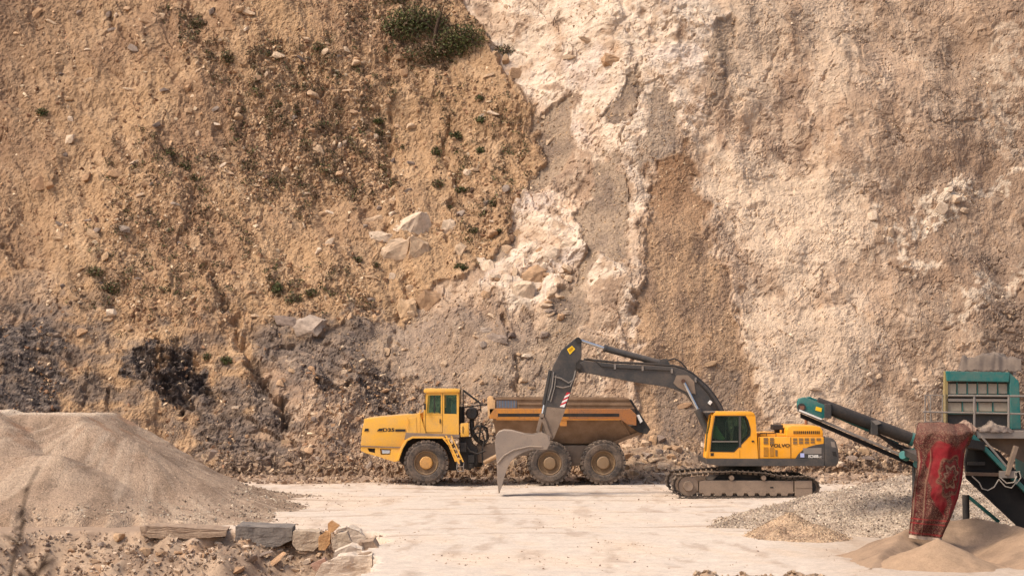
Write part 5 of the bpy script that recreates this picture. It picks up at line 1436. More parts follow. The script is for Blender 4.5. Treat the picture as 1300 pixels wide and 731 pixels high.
MB().prism(q([(1206, 500.6), (1287, 501), (1287, 504), (1206, 503.4)]), YS + .32, YS + .42).build('cross_beam', M_TEAL, hop)
MB().prism(q([(1206, 506), (1287, 506.6), (1287, 510), (1206, 509.6)]), YS + .30, YS + .42).build('cross_beam', M_STEEL, hop)
MB().prism(q([(1206, 522.8), (1287, 523.2), (1287, 526), (1206, 525.4)]), YS + .30, YS + .42).build('cross_beam', M_TEAL, hop)
MB().prism(q([(1212, 486), (1294, 487), (1294, 540), (1212, 545)], YS + 1.9), YS + 1.9, YS + 2.0).build('rear_wall', M_TEAL, hop)
MB().loft([P(1204, 471, YS + .5), P(1286, 472, YS + .5), P(1286, 476, YS + .5), P(1204, 476, YS + .5)], [P(1210, 471, YS + 1.9), P(1290, 472, YS + 1.9), P(1290, 476, YS + 1.9), P(1210, 476, YS + 1.9)]).build('screen_cover', M_STEEL, hop)
# rubber sheet lying over the top
def sheet(name, Y0, Y1, fz, u0, u1, mat, parent, nu=50, nv=18, thick=.02, root=None):
    u = np.linspace(u0, u1, nu); yy = np.linspace(Y0, Y1, nv)
    U_, Yg = np.meshgrid(u, yy)
    X = (U_ - 650) / F * Yg
    Z = fz(U_, Yg)
    V = np.stack([X, Yg, Z], -1).reshape(-1, 3)
    n = len(V)
    f = grid_faces(nv, nu)
    V2 = V - np.array([0, 0, thick])
    me = mesh_arrays(name, np.concatenate([V, V2]), np.concatenate([f, f[:, ::-1] + n]), True)
    off = Vector((0, 0, 0)); r = parent
    while r is not None: off += r.location; r = r.parent
    me.transform(Matrix.Translation(-off))
    return link(name, me, mat, parent)
def tarp_z(U_, Yg):
    front = sstep(YS + .2, YS + .5, Yg)
    top = 4.2 + (474 - 452 - 5 * fbm(U_ / 22, Yg * 1.2, 3, 201) + 3 * np.sin(U_ / 9)) / F * YS
    lowv = 4.2 + (474 - 470.5) / F * YS
    return lowv + (top - lowv) * front * sstep(1215, 1222, U_) * (.75 + .25 * sstep(1294, 1286, U_)) + .03 * fbm(U_ / 5, Yg * 4, 3, 202)
M_TARP = paint('dirty_rubber_sheet', C(84, 72, 64), .75, (140, 118, 96), .55)
sheet('cover_sheet', YS + .22, YS + 2.0, tarp_z, 1214, 1296, M_TARP, hop)
# deck, rails
deckp = MB().prism(q([(1238, 546), (1330, 547), (1330, 556.5), (1240, 556)]), YS - .1, YS + .24).build('deck_beam', M_STEEL, plant, .01)
MB().prism(q([(1205, 545.2), (1330, 546), (1330, 548.4), (1205, 547.6)]), YS + .24, YS + 1.0).build('deck_plate', M_STEEL, plant)
def post(u, v0, v1, Y, r=.022): 
    MB().tube([P(u, v0, Y), P(u, v1, Y)], r, 8).build('rail_post', M_STEEL, plant, smooth=True)
for u in (1237, 1280.5): post(u, 501, 547, YS - .04, .03)
for u in (1324,): post(u, 501, 547, YS - .04, .03)
MB().tube([P(1204, 502, YS - .04), P(1330, 503, YS - .04)], .026, 8).build('hand_rail', M_STEEL, plant, smooth=True)
MB().tube([P(1172, 522.6, YS - .04), P(1236, 524, YS - .04), P(1330, 526, YS - .04)], .022, 8).build('hand_rail', M_STEEL, plant, smooth=True)
for u in (1174.5, 1181.5, 1196.5): post(u, 501, 540, YS + .3, .016)
for v in (501.5, 535): MB().tube([P(1173, v, YS + .3), P(1198, v, YS + .3)], .014, 6).build('cage_rail', M_STEEL, plant)
MB().tube([P(1176, 502, YS + .3), P(1183, 534, YS + .3)], .012, 6).build('cage_brace', M_STEEL, plant)
MB().tube([P(1199.5, 500, YS + .3), P(1200.5, 545, YS + .3)], .04, 8).build('corner_post', paint('dull_ochre_post', C(150, 132, 92), .6, amount=.5), plant)
# underframe
MB().prism(q([(1230, 556), (1330, 557), (1330, 600), (1300, 585), (1262, 566), (1230, 562)]), YS + .3, YS + .4).build('under_panel', paint('dusty_brown_panel', C(104, 86, 72), .7, amount=.6), plant)
MB().prism(q([(1232, 558), (1268, 572), (1330, 640), (1330, 700), (1300, 674), (1258, 632), (1228, 606), (1226, 585)]), YS + .05, YS + .2).build('conveyor_shade_skirt', M_BELT, plant)  # black sheet standing in for the shade inside the conveyor trough
MB().loft([P(1226, 603, YS + .0), P(1330, 700, YS + .0), P(1330, 704, YS + .0), P(1226, 607, YS + .0)], [P(1226, 603, YS + 1.3), P(1330, 700, YS + 1.3), P(1330, 704, YS + 1.3), P(1226, 607, YS + 1.3)]).build('conveyor_belt', M_BELT, plant)
MB().bar(P(1234, 553, YS - .06), P(1330, 652, YS - .06), .10, .20, (0, 1, 0)).build('conveyor_beam', M_DTEAL, plant, .008)
MB().bar(P(1246, 554, YS - .12), P(1278, 592, YS - .12), .05, .04, (0, 1, 0)).build('conveyor_rail', M_STEEL, plant)
MB().bar(P(1228, 629, YS + 1.1), P(1268, 662, YS + 1.1), .08, .11, (0, 1, 0)).build('conveyor_beam', M_DTEAL, plant)
MB().bar(P(1290, 566, YS - .16), P(1278, 603, YS - .16), .10, .16, (0, 1, 0)).build('support_strut', M_MUDST, plant, .01)
MB().bar(P(1226, 601, YS - .02), P(1286, 602.5, YS - .02), .08, .10, (0, 1, 0)).build('cross_tie', paint('brown_steel', C(92, 72, 58), .7, amount=.5), plant)
MB().bar(P(1228, 588, YS + .02), P(1250, 588, YS + .02), .08, .10, (0, 1, 0)).build('cross_tie', M_BLACK, plant)  # black instead of teal, so the underside's shade is in the colour
MB().box(sx_(1266), sx_(1288), YS - .2, YS - .1, sz_(606), sz_(597)).build('junction_bracket', M_STEEL, plant, .01)
cb = [[(1234, 604), (1243, 612), (1247, 620), (1254, 622), (1262, 618), (1268, 608)], [(1268, 608), (1276, 617), (1284, 619), (1290, 612), (1288, 600), (1294, 598), (1296, 606), (1290, 614)], [(1270, 606), (1278, 613), (1287, 612), (1291, 604)]]
for k, pth in enumerate(cb):
    MB().tube([P(u, v, YS - .18 - .03 * k) for u, v in pth], .014, 6).build('cable', paint('pale_cable', C(170, 160, 146), .7, amount=.3) if k == 0 else bpy.data.materials['pale_cable'], plant, smooth=True)
lg_ = MB(); lg_.cyl(P(1226, 628, YS + .5), (sx_(1226, YS + .5), YS + .5, -.05), .085, n=14); lg_.build('support_leg', M_BLACK, plant, smooth=True)
MB().cyl((sx_(1226, YS + .5), YS + .5, .02 + .3), (sx_(1226, YS + .5), YS + .5, .62), .11, n=14).build('leg_collar', M_BLACK, plant, smooth=True)
MB().box(sx_(1310), sx_(1330), YS + .1, YS + 1.6, -.1, sz_(556)).build('chassis_leg', M_DTEAL, plant)
# discharge head the carpet hangs over
hd_ = MB(); hd_.box(XZ(1178, 560, 46.3)[0], XZ(1224, 560, 46.3)[0], 46.3, 47.3, sz_(572), sz_(548)); hd_.build('discharge_head', M_DARK, plant, .03)
MB().bar(P(1215, 560, 47.0), P(1244, 566, 47.55), .3, .2).build('head_frame', M_BLACK, plant)
# long discharge conveyor to the left
YC = 52.5
pc = lambda u, v, Y=YC: P(u, v, Y)
cv = MB().loft([pc(1016, 524), pc(1172, 592), pc(1172, 598), pc(1016, 530)], [pc(1016, 524, YC + .9), pc(1172, 592, YC + .9), pc(1172, 598, YC + .9), pc(1016, 530, YC + .9)]).build('conveyor_belt', M_BELT, plant)
for Y_, nm in ((YC - .05, 'near'), (YC + .92, 'far')):
    MB().bar(pc(1012, 520, Y_), pc(1174, 590, Y_), .06, .13, (0, 1, 0)).build('conveyor_side', M_STEEL if nm == 'near' else M_TEAL, plant, .008)
MB().bar(pc(1046, 522, YC + .3), pc(1140, 563, YC + .3), .06, .17, (0, 1, 0)).build('belt_cover', M_TEAL, plant)
for k in range(3):
    MB().tube([pc(1110 + 4 * k, 548 + 3 * k, YC + .1), pc(1135, 562 + 2.4 * k, YC + .1), pc(1166, 574 + 3.4 * k, YC + .1)], .025, 6).build('hose', M_BLACK, plant)
head = MB().prism(XZs([(1012.4, 510), (1014, 505.6), (1020, 503.6), (1049, 514.6), (1047, 530), (1040, 531.4), (1012.6, 520.6)], YC), YC - .2, YC + .15).build('drum_guard', M_TEAL, plant, .025, True)
MB().prism(XZs([(1026, 506), (1033, 503.4), (1050, 510), (1049, 516)], YC), YC + .75, YC + 1.05).build('drum_guard', M_TEAL, plant, .02)
MB().prism(XZs([(1013, 519), (1042, 531), (1041, 532.6), (1013, 521.4)], YC), YC - .23, YC - .17).build('guard_lip', M_LWHT, head)
MB().prism(XZs([(1034.6, 515.6), (1042, 517.6), (1041, 522.4), (1033.6, 520.4)], YC), YC - .215, YC - .195).build('warning_sticker', M_LYEL, head)
MB().cyl(pc(1017.5, 517, YC - .22), pc(1017.5, 517, YC + .95), .11, n=20).build('head_drum', M_BLACK, plant, smooth=True)
MB().box(XZ(1014, 516, YC)[0], XZ(1020.5, 516, YC)[0], YC - .23, YC - .19, XZ(1014, 519.6, YC)[1], XZ(1014, 514.8, YC)[1]).build('bearing_block', paint('rusty_bearing', C(128, 84, 64), .6, amount=.4), head)
MB().cyl(pc(1037, 511.6, YC - .02), pc(1157, 557, YC - .02), .165, n=22).build('cover_roll', M_BLACK, plant, smooth=True)
MB().cyl(pc(1156, 556.6, YC - .02), pc(1160, 558, YC - .02), .18, n=22).build('roll_cap', M_TEAL, plant, smooth=True)
for u, v in ((1049, 519), (1108, 540)):
    MB().prism(XZs([(u - 4, v - 7), (u + 5, v - 7), (u + 5, v + 12), (u - 4, v + 11)], YC), YC - .22, YC + .16).build('roll_bracket', M_DARK, plant, .02)
MB().prism(XZs([(1105, 534), (1113, 533), (1117, 537), (1110, 539)], YC), YC - .23, YC - .0).build('bracket_plate', M_STEEL, plant)
for (u, v) in ((1146, 577), (1164, 588)):
    MB().cyl(pc(u, v, YC - .25), pc(u + 5, v + 3, YC - .05), .11, n=14).build('tail_wheel', M_TEAL, plant, smooth=True)
MB().prism(XZs([(1152, 572), (1158, 568), (1162, 574), (1156, 582)], YC), YC - .2, YC - .1).build('tail_bracket', M_TEAL, plant)
MB().bar(pc(1150, 572, YC + .45), P(1190, 590, YS + .6), .3, .16, (0, 0, 1)).build('conveyor_mount', M_BLACK, plant)
for Y_ in (YC + .1, YC + .8):
    MB().tube([pc(1160, 586, Y_), (pc(1160, 586, Y_)[0], Y_, .3)], .05, 8).build('prop_leg', M_DARK, plant)

# ================================================================== carpet over the discharge head
Lt = np.array([(536, 1176), (543, 1170), (552, 1166), (562, 1163.4), (572, 1166.6), (585, 1167), (612, 1160.5), (651, 1156), (681, 1152.4)])
Rt = np.array([(536, 1230), (543, 1235), (552, 1237.6), (565, 1238.4), (572, 1232), (585, 1230), (612, 1227.6), (632, 1222), (654, 1212.6), (681, 1200)])
nv_, nu_ = 230, 110
V_, S_ = np.meshgrid(np.linspace(537, 684, nv_), np.linspace(0, 1, nu_), indexing='ij')
Lx, Rx = np.interp(V_, Lt[:, 0], Lt[:, 1]), np.interp(V_, Rt[:, 0], Rt[:, 1])
U_ = Lx + (Rx - Lx) * S_
V2_ = V_ + (S_ - .5) * 6 * sstep(600, 684, V_) + 2.0 * fbm(U_ / 20, V_ / 40, 2, 210) * sstep(670, 540, V_)
tt_ = (V_ - 537) / 147
Yr = 45.75 + .09 * np.sin(S_ * 8 + tt_ * 2.5 + .8 * fbm(S_, tt_ * 3, 2, 212)) * (1 - .4 * tt_) + .03 * np.sin(S_ * 21 + 5 * tt_) * sstep(.5, .0, tt_) + .06 * fbm(S_ * 3, tt_ * 4, 3, 211)
Yr += .55 * sstep(.80, 1.0, S_) * sstep(.05, .2, tt_) + .35 * sstep(.12, 0, S_) * sstep(.5, .15, tt_) * 1.0
Yr += .50 * sstep(.10, -.02, tt_)
zz_ = CAM_Z + (474 - V2_) / F * 45.7
xx_ = (U_ - 650) / F * 45.7
a_ = (U_ - Lx) / 62.0; b_ = (V_ - 540) / 62.0
red, dk, gold, crm, drk = E(134, 26, 32), E(74, 38, 32), E(122, 84, 62), E(150, 116, 92), E(96, 24, 28)
flo = np.abs(perlin(np.abs(U_ - 1205) / 3.2, V_ / 3.2, 220)); flo2 = np.abs(perlin(np.abs(U_ - 1205) / 1.7, V_ / 1.7, 221))
wu, wv = U_ + 1.6 * np.sin(V_ / 3.2), V_ + 1.6 * np.sin(U_ / 3.2)
field = sstep(-1.2, 1.2, poly_sdf(wu, wv, [(1176, 576), (1188, 562), (1232, 556), (1234, 612), (1224, 638), (1208, 657), (1197, 652), (1184, 640), (1178, 606)]))
med = np.hypot((wu - 1205) / 15.5, (wv - 604) / 25) + .10 * np.cos(8 * np.arctan2(V_ - 604, U_ - 1205))
medm = np.maximum(sstep(1.06, .96, med), sstep(-1, 1, poly_sdf(wu, wv, [(1201, 622), (1209, 622), (1203, 660), (1198, 660)])))
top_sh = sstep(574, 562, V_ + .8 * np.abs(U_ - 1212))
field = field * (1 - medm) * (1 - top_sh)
pat = np.where((flo2 < .12)[..., None], gold, dk)
pat = pat + (np.where((flo < .06)[..., None], crm, pat) - pat) * .7
pat = pat + (np.where((np.abs(flo - .32) < .07)[..., None], drk, pat) - pat) * .9
rd = mx(np.broadcast_to(red, a_.shape + (3,)), drk, sstep(.06, .0, flo2) * .35)
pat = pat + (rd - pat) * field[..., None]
pat = mx(pat, gold, sstep(.07, .03, np.abs(med - 1.02)) * .7)
pat = mx(pat, E(118, 30, 32), sstep(.12, .06, np.abs(med - .72)) * .9)
pat = mx(pat, E(150, 116, 92), sstep(.09, .04, np.abs(med - .55)) * .8)
pat = mx(pat, E(128, 28, 32), sstep(.26, .2, med) * .8)
for gl, gc_ in ((2.2, E(140, 106, 82)), (4.0, E(104, 28, 30)), (14.5, E(140, 104, 80)), (16.4, E(96, 26, 28))):
    pat = mx(pat, gc_, sstep(1.0, .4, np.abs(U_ - Lx - gl)) * sstep(566, 576, V_) * .85)
for vv in (659, 664.5, 677): pat = mx(pat, E(150, 44, 42), sstep(1.0, .4, np.abs(V_ - vv)))
pat = mx(pat, E(206, 180, 152), sstep(679.8, 680.6, V_))
pat = mx(pat, E(150, 112, 90), .25 * sstep(566, 540, V_) + .14 * sstep(-.2, .6, fbm(a_ * 3, b_ * 3, 4, 222)))
carpet_mat = earth_mat('woven_wool', 30.0, None, 0, .3, .01)
Vc = np.stack([xx_, Yr, zz_], -1).reshape(-1, 3); nC = len(Vc); fC = grid_faces(nv_, nu_)
Vb = Vc + np.array([0, .015, 0])
fe = []
ids = np.arange(nC).reshape(nv_, nu_)
ring = np.concatenate([ids[0, :], ids[1:, -1], ids[-1, -2::-1], ids[-2:0:-1, 0]])
fe = np.stack([ring, np.roll(ring, -1), np.roll(ring, -1) + nC, ring + nC], 1)
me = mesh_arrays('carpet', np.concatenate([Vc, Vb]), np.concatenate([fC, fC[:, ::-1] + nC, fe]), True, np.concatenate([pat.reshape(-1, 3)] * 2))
carpet = link('carpet', me, carpet_mat)
tag(carpet, 'worn red oriental carpet hung over the conveyor end as a dust curtain', 'carpet')
# cloths lying on the deck
def cloth(name, u0, u1, v0, v1, Y, seed, mat, label):
    nu2, nv2 = 44, 26
    S2, T2 = np.meshgrid(np.linspace(0, 1, nu2), np.linspace(0, 1, nv2))
    env = np.sin(np.pi * np.clip(S2, 0.02, .98)) ** .5
    vtop = v0 + (v1 - v0) * (.30 + .5 * np.abs(S2 - .25) + .22 * fbm(S2 * 3, T2 * 0, 2, seed))
    ang = T2 * np.pi
    cz = CAM_Z + (474 - (v1 + (vtop - v1) * np.sin(ang) ** .8 * env)) / F * Y
    yy = Y - .22 * np.cos(ang) * (.6 + .4 * env) + .03 * fbm(S2 * 7, T2 * 5, 3, seed + 1)
    cx_ = (u0 + (u1 - u0) * S2 - 650) / F * Y
    cz = cz + .035 * fbm(S2 * 6, T2 * 4, 3, seed + 2)
    me = mesh_arrays(name, np.stack([cx_, yy, cz], -1).reshape(-1, 3), grid_faces(nv2, nu2), True)
    o = link(name, me, mat); tag(o, label, 'cloth')
    return o
M_CL1 = paint('dusty_pink_cloth', C(150, 118, 100), .9, (172, 146, 120), .5)
M_CL2 = paint('dusty_grey_cloth', C(112, 98, 90), .9, (160, 138, 116), .6)
cloth('folded_cloth', 1211, 1240, 526, 546, YS + .05, 230, M_CL1, 'dusty brown cloth bundle on the deck beside the carpet')
cloth('crumpled_cloth', 1238, 1284, 529, 547.5, YS + .05, 240, M_CL2, 'crumpled grey cloth spread on the steel deck behind the rail')

# ================================================================== boulders at the cliff foot behind the truck
def h_rub(X, Y):
    h = cone(X, Y, 832, 556, 80.6, .62, .5, 5)
    h = np.maximum(h, cone(X, Y, 805, 568, 80.2, .60, .3, 6)); h = np.maximum(h, cone(X, Y, 858, 572, 80.4, .55, .4, 7))
    return h + .10 * fbm(X / .5, Y / .5, 3, 250) - .05
def c_rub(X, Y, Z):
    return mx(np.broadcast_to(E(176, 144, 112), X.shape + (3,)), E(146, 118, 94), sstep(-.2, .4, fbm(X / .5, Y / .5, 3, 251)))
rub, rbX, rbY, rbZ, rbC = heap('rubble_heap', 2.5, 9.5, 76.6, 82.4, .09, h_rub, c_rub, cliff_mat, 'heap of pale broken boulders at the cliff foot behind the truck', 'rubble heap')
heap_stones(rub, rbX, rbY, rbZ, 900, .05, .30, [E(186, 152, 118), E(206, 176, 142), E(150, 124, 100)], 35)
def hit(u, v, hfun, ya, yb, n=240):
    for Y in np.linspace(ya, yb, n):
        p = P(u, v, float(Y))
        if p[2] <= float(hfun(np.array([p[0]]), np.array([Y]))[0]): return p
    return P(u, v, yb)
BOUL = [(829.6, 562, 12, 20, 1, .1), (840, 560, 17, 18, 2, 0), (818, 564, 18, 13, 1, .2), (798.5, 569, 17, 15, 1, 0), (812.7, 572, 18, 10, 0, -.2), (820.7, 579, 26, 12, 2, 0), (800, 580, 14, 14, 1, 0),
        (834, 585, 17, 10, 0, 0), (822.5, 597, 11, 17, 0, .2), (831.4, 596, 12, 14, 0, .1), (843, 594, 19, 14, 0, .4), (841, 603, 26, 8, 0, .1), (807, 601, 15, 10, 1, 0), (820, 588, 15, 8, 1, 0),
        (797, 593, 12, 10, 1, 0), (859, 572, 15, 12, 1, 0), (837, 575, 11, 10, 2, .3), (852, 582, 15, 10, 1, 0), (812, 590, 12, 9, 0, 0), (862, 590, 12, 9, 1, 0), (850, 602, 12, 8, 1, 0), (808, 582, 10, 9, 2, 0), (790, 604, 14, 7, 1, 0), (826, 607, 12, 6, 0, 0), (868, 600, 10, 8, 1, 0), (848, 570, 13, 10, 1, .2)]
for (u, v, w, h, k, a) in BOUL:
    p = hit(u, v, h_rub, 76.8, 81.8)
    s = p[1] / F
    o = bpy.data.objects.new('boulder', rr.choice(SETS[k])); COL.objects.link(o); o.parent = rub
    o.scale = (w * s * 1.15, min(w, h) * s * 1.1, h * s * 1.2); o.rotation_euler = (rr.uniform(-.3, .3), a, rr.uniform(-.4, .4)); o.location = Vector(p) + Vector((0, .08, .02))

# ================================================================== quarried blocks along the rim
def block(name, front, Y, depth, mat, label, cat, seed, back=.92, amp=.035, lift=0.0, tilt=0.0):
    """a quarried stone: hull of its front face and a back face a little smaller, then broken up"""
    r = random.Random(seed)
    fr_ = [Vector(P(u, v, Y + tilt * (i % 3) * .05)) for i, (u, v) in enumerate(front)]
    c = sum(fr_, Vector()) / len(fr_)
    bm = bmesh.new()
    for p in fr_: bm.verts.new(p - c)
    for p in fr_:
        d_ = (p - c)
        bm.verts.new(Vector((d_.x * back * r.uniform(.9, 1.05), depth * r.uniform(.85, 1.1), d_.z * (back if d_.z < 0 else 1) + lift)))
    bmesh.ops.convex_hull(bm, input=bm.verts)
    bmesh.ops.delete(bm, geom=[v for v in bm.verts if not v.link_faces], context='VERTS')
    bmesh.ops.triangulate(bm, faces=bm.faces[:])
    for cuts in (2, 2):
        bmesh.ops.subdivide_edges(bm, edges=[e for e in bm.edges if e.calc_length() > .10], cuts=cuts, use_grid_fill=True)
    bmesh.ops.triangulate(bm, faces=bm.faces[:])
    bm.normal_update()
    mv = []
    for v in bm.verts:
        p = v.co + Vector((seed * 3.1, 0, 0))
        n1 = mnoise.noise(p * 2.2) * 1.0 + mnoise.noise(p * 5.1) * .5 + mnoise.noise(p * 12) * .3
        cell = mnoise.cell(p * 2.6) - .5
        mv.append(v.normal * (n1 * amp + cell * amp * .5))
    for v, m in zip(bm.verts, mv): v.co += m
    bmesh.ops.recalc_face_normals(bm, faces=bm.faces[:])
    me = bpy.data.meshes.new(name); bm.to_mesh(me); bm.free()
    o = link(name, me, mat, None, c)
    tag(o, label, cat)
    return o
def mono(name, c1, c2, grain=3.0):
    m, nt, b = nodes_of(name, .92, .15)
    co = coords(nt); n1 = noise_n(nt, co, grain, 7, .68); n2 = noise_n(nt, co, grain * 5, 5, .7)
    f = math_n(nt, 'ADD', math_n(nt, 'MULTIPLY', n1, .65), math_n(nt, 'MULTIPLY', n2, .35))
    nt.links.new(mixc(nt, mapr(nt, f, .36, .62), c1, c2), b.inputs['Base Color'])
    bump_n(nt, b, n2, .7, .04)
    return m
YK = 52.75
B_GREY = mono('grey_block_stone', E(112, 102, 94), E(150, 136, 122)); B_TAN = mono('tan_block_stone', E(178, 152, 124), E(206, 182, 152)); B_BRN = mono('brown_block_stone', E(150, 122, 98), E(186, 156, 126))
B_OCH = mono('ochre_block_stone', E(196, 140, 84), E(220, 168, 108)); B_PALE = mono('pale_block_stone', E(206, 180, 152), E(230, 206, 178))
block('stone_slab', [(177, 668), (200, 667), (246, 669), (288, 672.5), (287, 680), (240, 684), (190, 682), (178, 679)], YK - .35, 1.3, B_BRN, 'long low stone slab lying along the rim, leftmost of the quarried blocks', 'stone slab', 1)
block('stone_block', [(298, 667), (320, 668), (371, 669), (371, 686), (352, 694), (306, 696), (298, 690)], YK, 1.4, B_GREY, 'dark grey squared stone block with a pale flat top on the rim', 'stone block', 2)
block('stone_block', [(372, 674), (406, 675), (406, 690), (398, 700), (376, 698), (371, 690)], YK - .2, 1.1, B_TAN, 'small tan stone block between the dark grey block and the ochre rock', 'stone block', 3)
block('stone', [(404, 682), (412, 674), (420, 676), (419, 690), (413, 699), (404, 698)], YK - .9, .45, B_OCH, 'ochre upright rock leaning against the tan stone block', 'stone', 4, amp=.02)
block('stone', [(416, 664), (420, 661), (431, 667), (423, 675), (416, 677)], YK - .6, .35, B_OCH, 'small pointed ochre stone perched on top of the upright ochre rock', 'stone', 5, amp=.015)
block('boulder', [(420, 684), (428, 677), (440, 675), (446, 688), (440, 696), (424, 698)], YK - 1.0, .8, B_TAN, 'rounded tan boulder right beside the upright ochre rock', 'boulder', 6)
block('boulder', [(426, 672), (442, 668), (456, 673), (466, 684), (452, 692), (436, 688)], YK + .1, 1.0, B_PALE, 'pale boulder behind the rounded tan one at the end of the rim', 'boulder', 7)
block('boulder', [(455, 688), (474, 685), (482, 696), (481, 708), (470, 712), (456, 704)], YK - 4.4, .8, B_BRN, 'brown weathered boulder at the right end of the stone row', 'boulder', 8)
block('boulder', [(424, 700), (444, 692), (460, 696), (464, 712), (440, 718), (420, 712)], YK - 5.0, .9, B_PALE, 'pale sloping boulder below the brown weathered one', 'boulder', 9)
block('boulder', [(408, 716), (430, 706), (458, 708), (472, 704), (472, 722), (462, 742), (410, 746), (400, 730)], YK - 6.6, 1.1, B_PALE, 'large pale boulder at the bottom edge of the photo, lowest of the row', 'boulder', 10, amp=.05)
block('stone', [(454, 704), (472, 700), (474, 716), (462, 724), (455, 716)], YK - 6.0, .5, B_BRN, 'brown wedge-shaped stone jammed against the large pale boulder', 'stone', 11)
block('stone_slab', [(394, 716), (412, 708), (416, 714), (400, 726)], YK - 5.6, .5, mono('reddish_slab_stone', E(170, 124, 100), E(196, 156, 130)), 'thin reddish slab beside the large pale boulder', 'stone slab', 12, amp=.02)
# stones of the bank one can tell apart: children of the ground
def h_gr(X, Y):
    return np.array([ground_z(float(x), float(y)) for x, y in zip(X, Y)])
BANK = [(150, 682, 20, 14, 1), (184, 700, 16, 12, 1), (206, 702, 14, 11, 1), (166, 700, 14, 12, 1), (226, 702, 12, 10, 1), (130, 690, 12, 8, 2), (312, 694, 10, 10, 0), (296, 686, 10, 8, 0), (330, 705, 30, 8, 2),
        (345, 715, 34, 10, 1), (318, 712, 26, 6, 2), (368, 708, 12, 10, 2), (300, 724, 24, 10, 1), (226, 725, 10, 8, 0), (384, 700, 12, 8, 0), (278, 690, 10, 8, 0), (262, 704, 12, 8, 1), (90, 700, 12, 8, 1),
        (60, 690, 12, 8, 2), (120, 712, 14, 8, 1), (250, 716, 10, 7, 2), (390, 712, 14, 9, 0), (372, 722, 16, 9, 0), (40, 704, 14, 8, 1), (200, 716, 12, 7, 1), (290, 708, 12, 8, 2), (355, 698, 10, 7, 0), (405, 704, 10, 8, 0)]
for (u, v, w, h, k) in BANK:
    p = hit(u, v, h_gr, 46.0, 56.0, 160)
    s = p[1] / F
    o = bpy.data.objects.new('stone', rr.choice(SETS[k])); COL.objects.link(o); o.parent = ground
    o.scale = (w * s * 1.1, max(w, h) * s * .8, h * s * 1.15); o.rotation_euler = (rr.uniform(-.3, .3), rr.uniform(-.3, .3) - (.5 if w > 22 else 0), rr.uniform(-.5, .5)); o.location = p

# ================================================================== plants
def leaf_mat(name, a, b2, c3):
    m, nt, b = nodes_of(name, .7, .2)
    at = N(nt, 'ShaderNodeVertexColor', layer_name='Col')
    nt.links.new(at.outputs[0], b.inputs['Base Color'])
    return m
M_LEAF = leaf_mat('leaves', 0, 0, 0)
M_BARK = mono('bark', E(64, 48, 38), E(98, 76, 58), 6)
def leaves(n, spread, size, tones, seed, hang=0.0):
    """n small pointed leaves spread through a squashed ball: verts, tris, colours"""
    r = np.random.default_rng(seed)
    d_ = r.normal(size=(n, 3)); d_ /= np.linalg.norm(d_, axis=1)[:, None]
    c = d_ * (r.random((n, 1)) ** .45) * np.array(spread)
    R = rand_rots(n, r)
    s = size * (.6 + .8 * r.random((n, 1, 1)))
    T = np.array([[-.5, 0, 0], [0, -.22, .03], [.5, 0, 0], [0, .22, .03]])
    V = np.einsum('nij,nkj->nki', R, T[None] * s) + c[:, None, :]
    f = (np.array([[0, 1, 2], [0, 2, 3]])[None] + (np.arange(n) * 4)[:, None, None]).reshape(-1, 3)
    t = np.array(tones)[r.integers(0, len(tones), n)] * (.7 + .6 * r.random((n, 1)))
    return V.reshape(-1, 3), f, np.repeat(t, 4, 0)
GREENS = [C(78, 84, 46), C(62, 68, 40), C(96, 98, 60), C(88, 72, 50)]
DRY = [C(124, 98, 74), C(104, 86, 66), C(96, 90, 62), C(142, 114, 88)]
def shrub(name, u, v, w, h, n, tones, label, cat, seed, group=None, stems=4, size=.13):
    p, nrm, _ = on_cliff(u, v)
    s = p[1] / F
    W, H = w * s / 2, h * s / 2
    root = empty(name, Vector(p) - Vector((0, 0, 0)), label, cat, group)
    V, f, c = leaves(n, (W, min(W, H) * .8, H), size, tones, seed)
    V = V + np.array([0, -.10, H * .25])
    link('foliage', mesh_arrays('foliage', V, f, False, c), M_LEAF, root)
    r = random.Random(seed)
    mb = MB()
    for k in range(stems):
        e = Vector((r.uniform(-W, W) * .95, r.uniform(-.9, -.2) * min(W, H), H * r.uniform(.3, 1.5)))
        mb.tube([Vector(p) + Vector((0, .06, -H * .3)), Vector(p) + e * .5 + Vector((0, -.03, 0)), Vector(p) + e], [.022, .016, .006], 5)
    mb.build('stem', M_BARK, root)
    return root
shrub('bush', 526, 50, 92, 50, 4200, GREENS + [C(110, 112, 66), C(96, 76, 58)], 'dark green bush left of the leaning dead trunk near the top of the slope', 'bush', 401, stems=18)
shrub('bush', 586, 70, 74, 44, 3200, GREENS + [C(110, 112, 66), C(96, 76, 58)], 'dark bush right of the leaning dead trunk, above the limestone edge', 'bush', 402, stems=16)
shrub('bush', 548, 80, 84, 28, 1500, DRY + GREENS[:2], 'low dry brown bush under the foot of the leaning trunk', 'bush', 403, stems=14)
shrub('bush', 515, 8, 90, 26, 1100, GREENS + DRY, 'green scrub bush at the top edge of the slope', 'bush', 404, stems=6)
shrub('bush', 640, 66, 34, 18, 350, DRY + GREENS[:1], 'small dry bush on the overhanging soil edge beside the white rock', 'bush', 405)
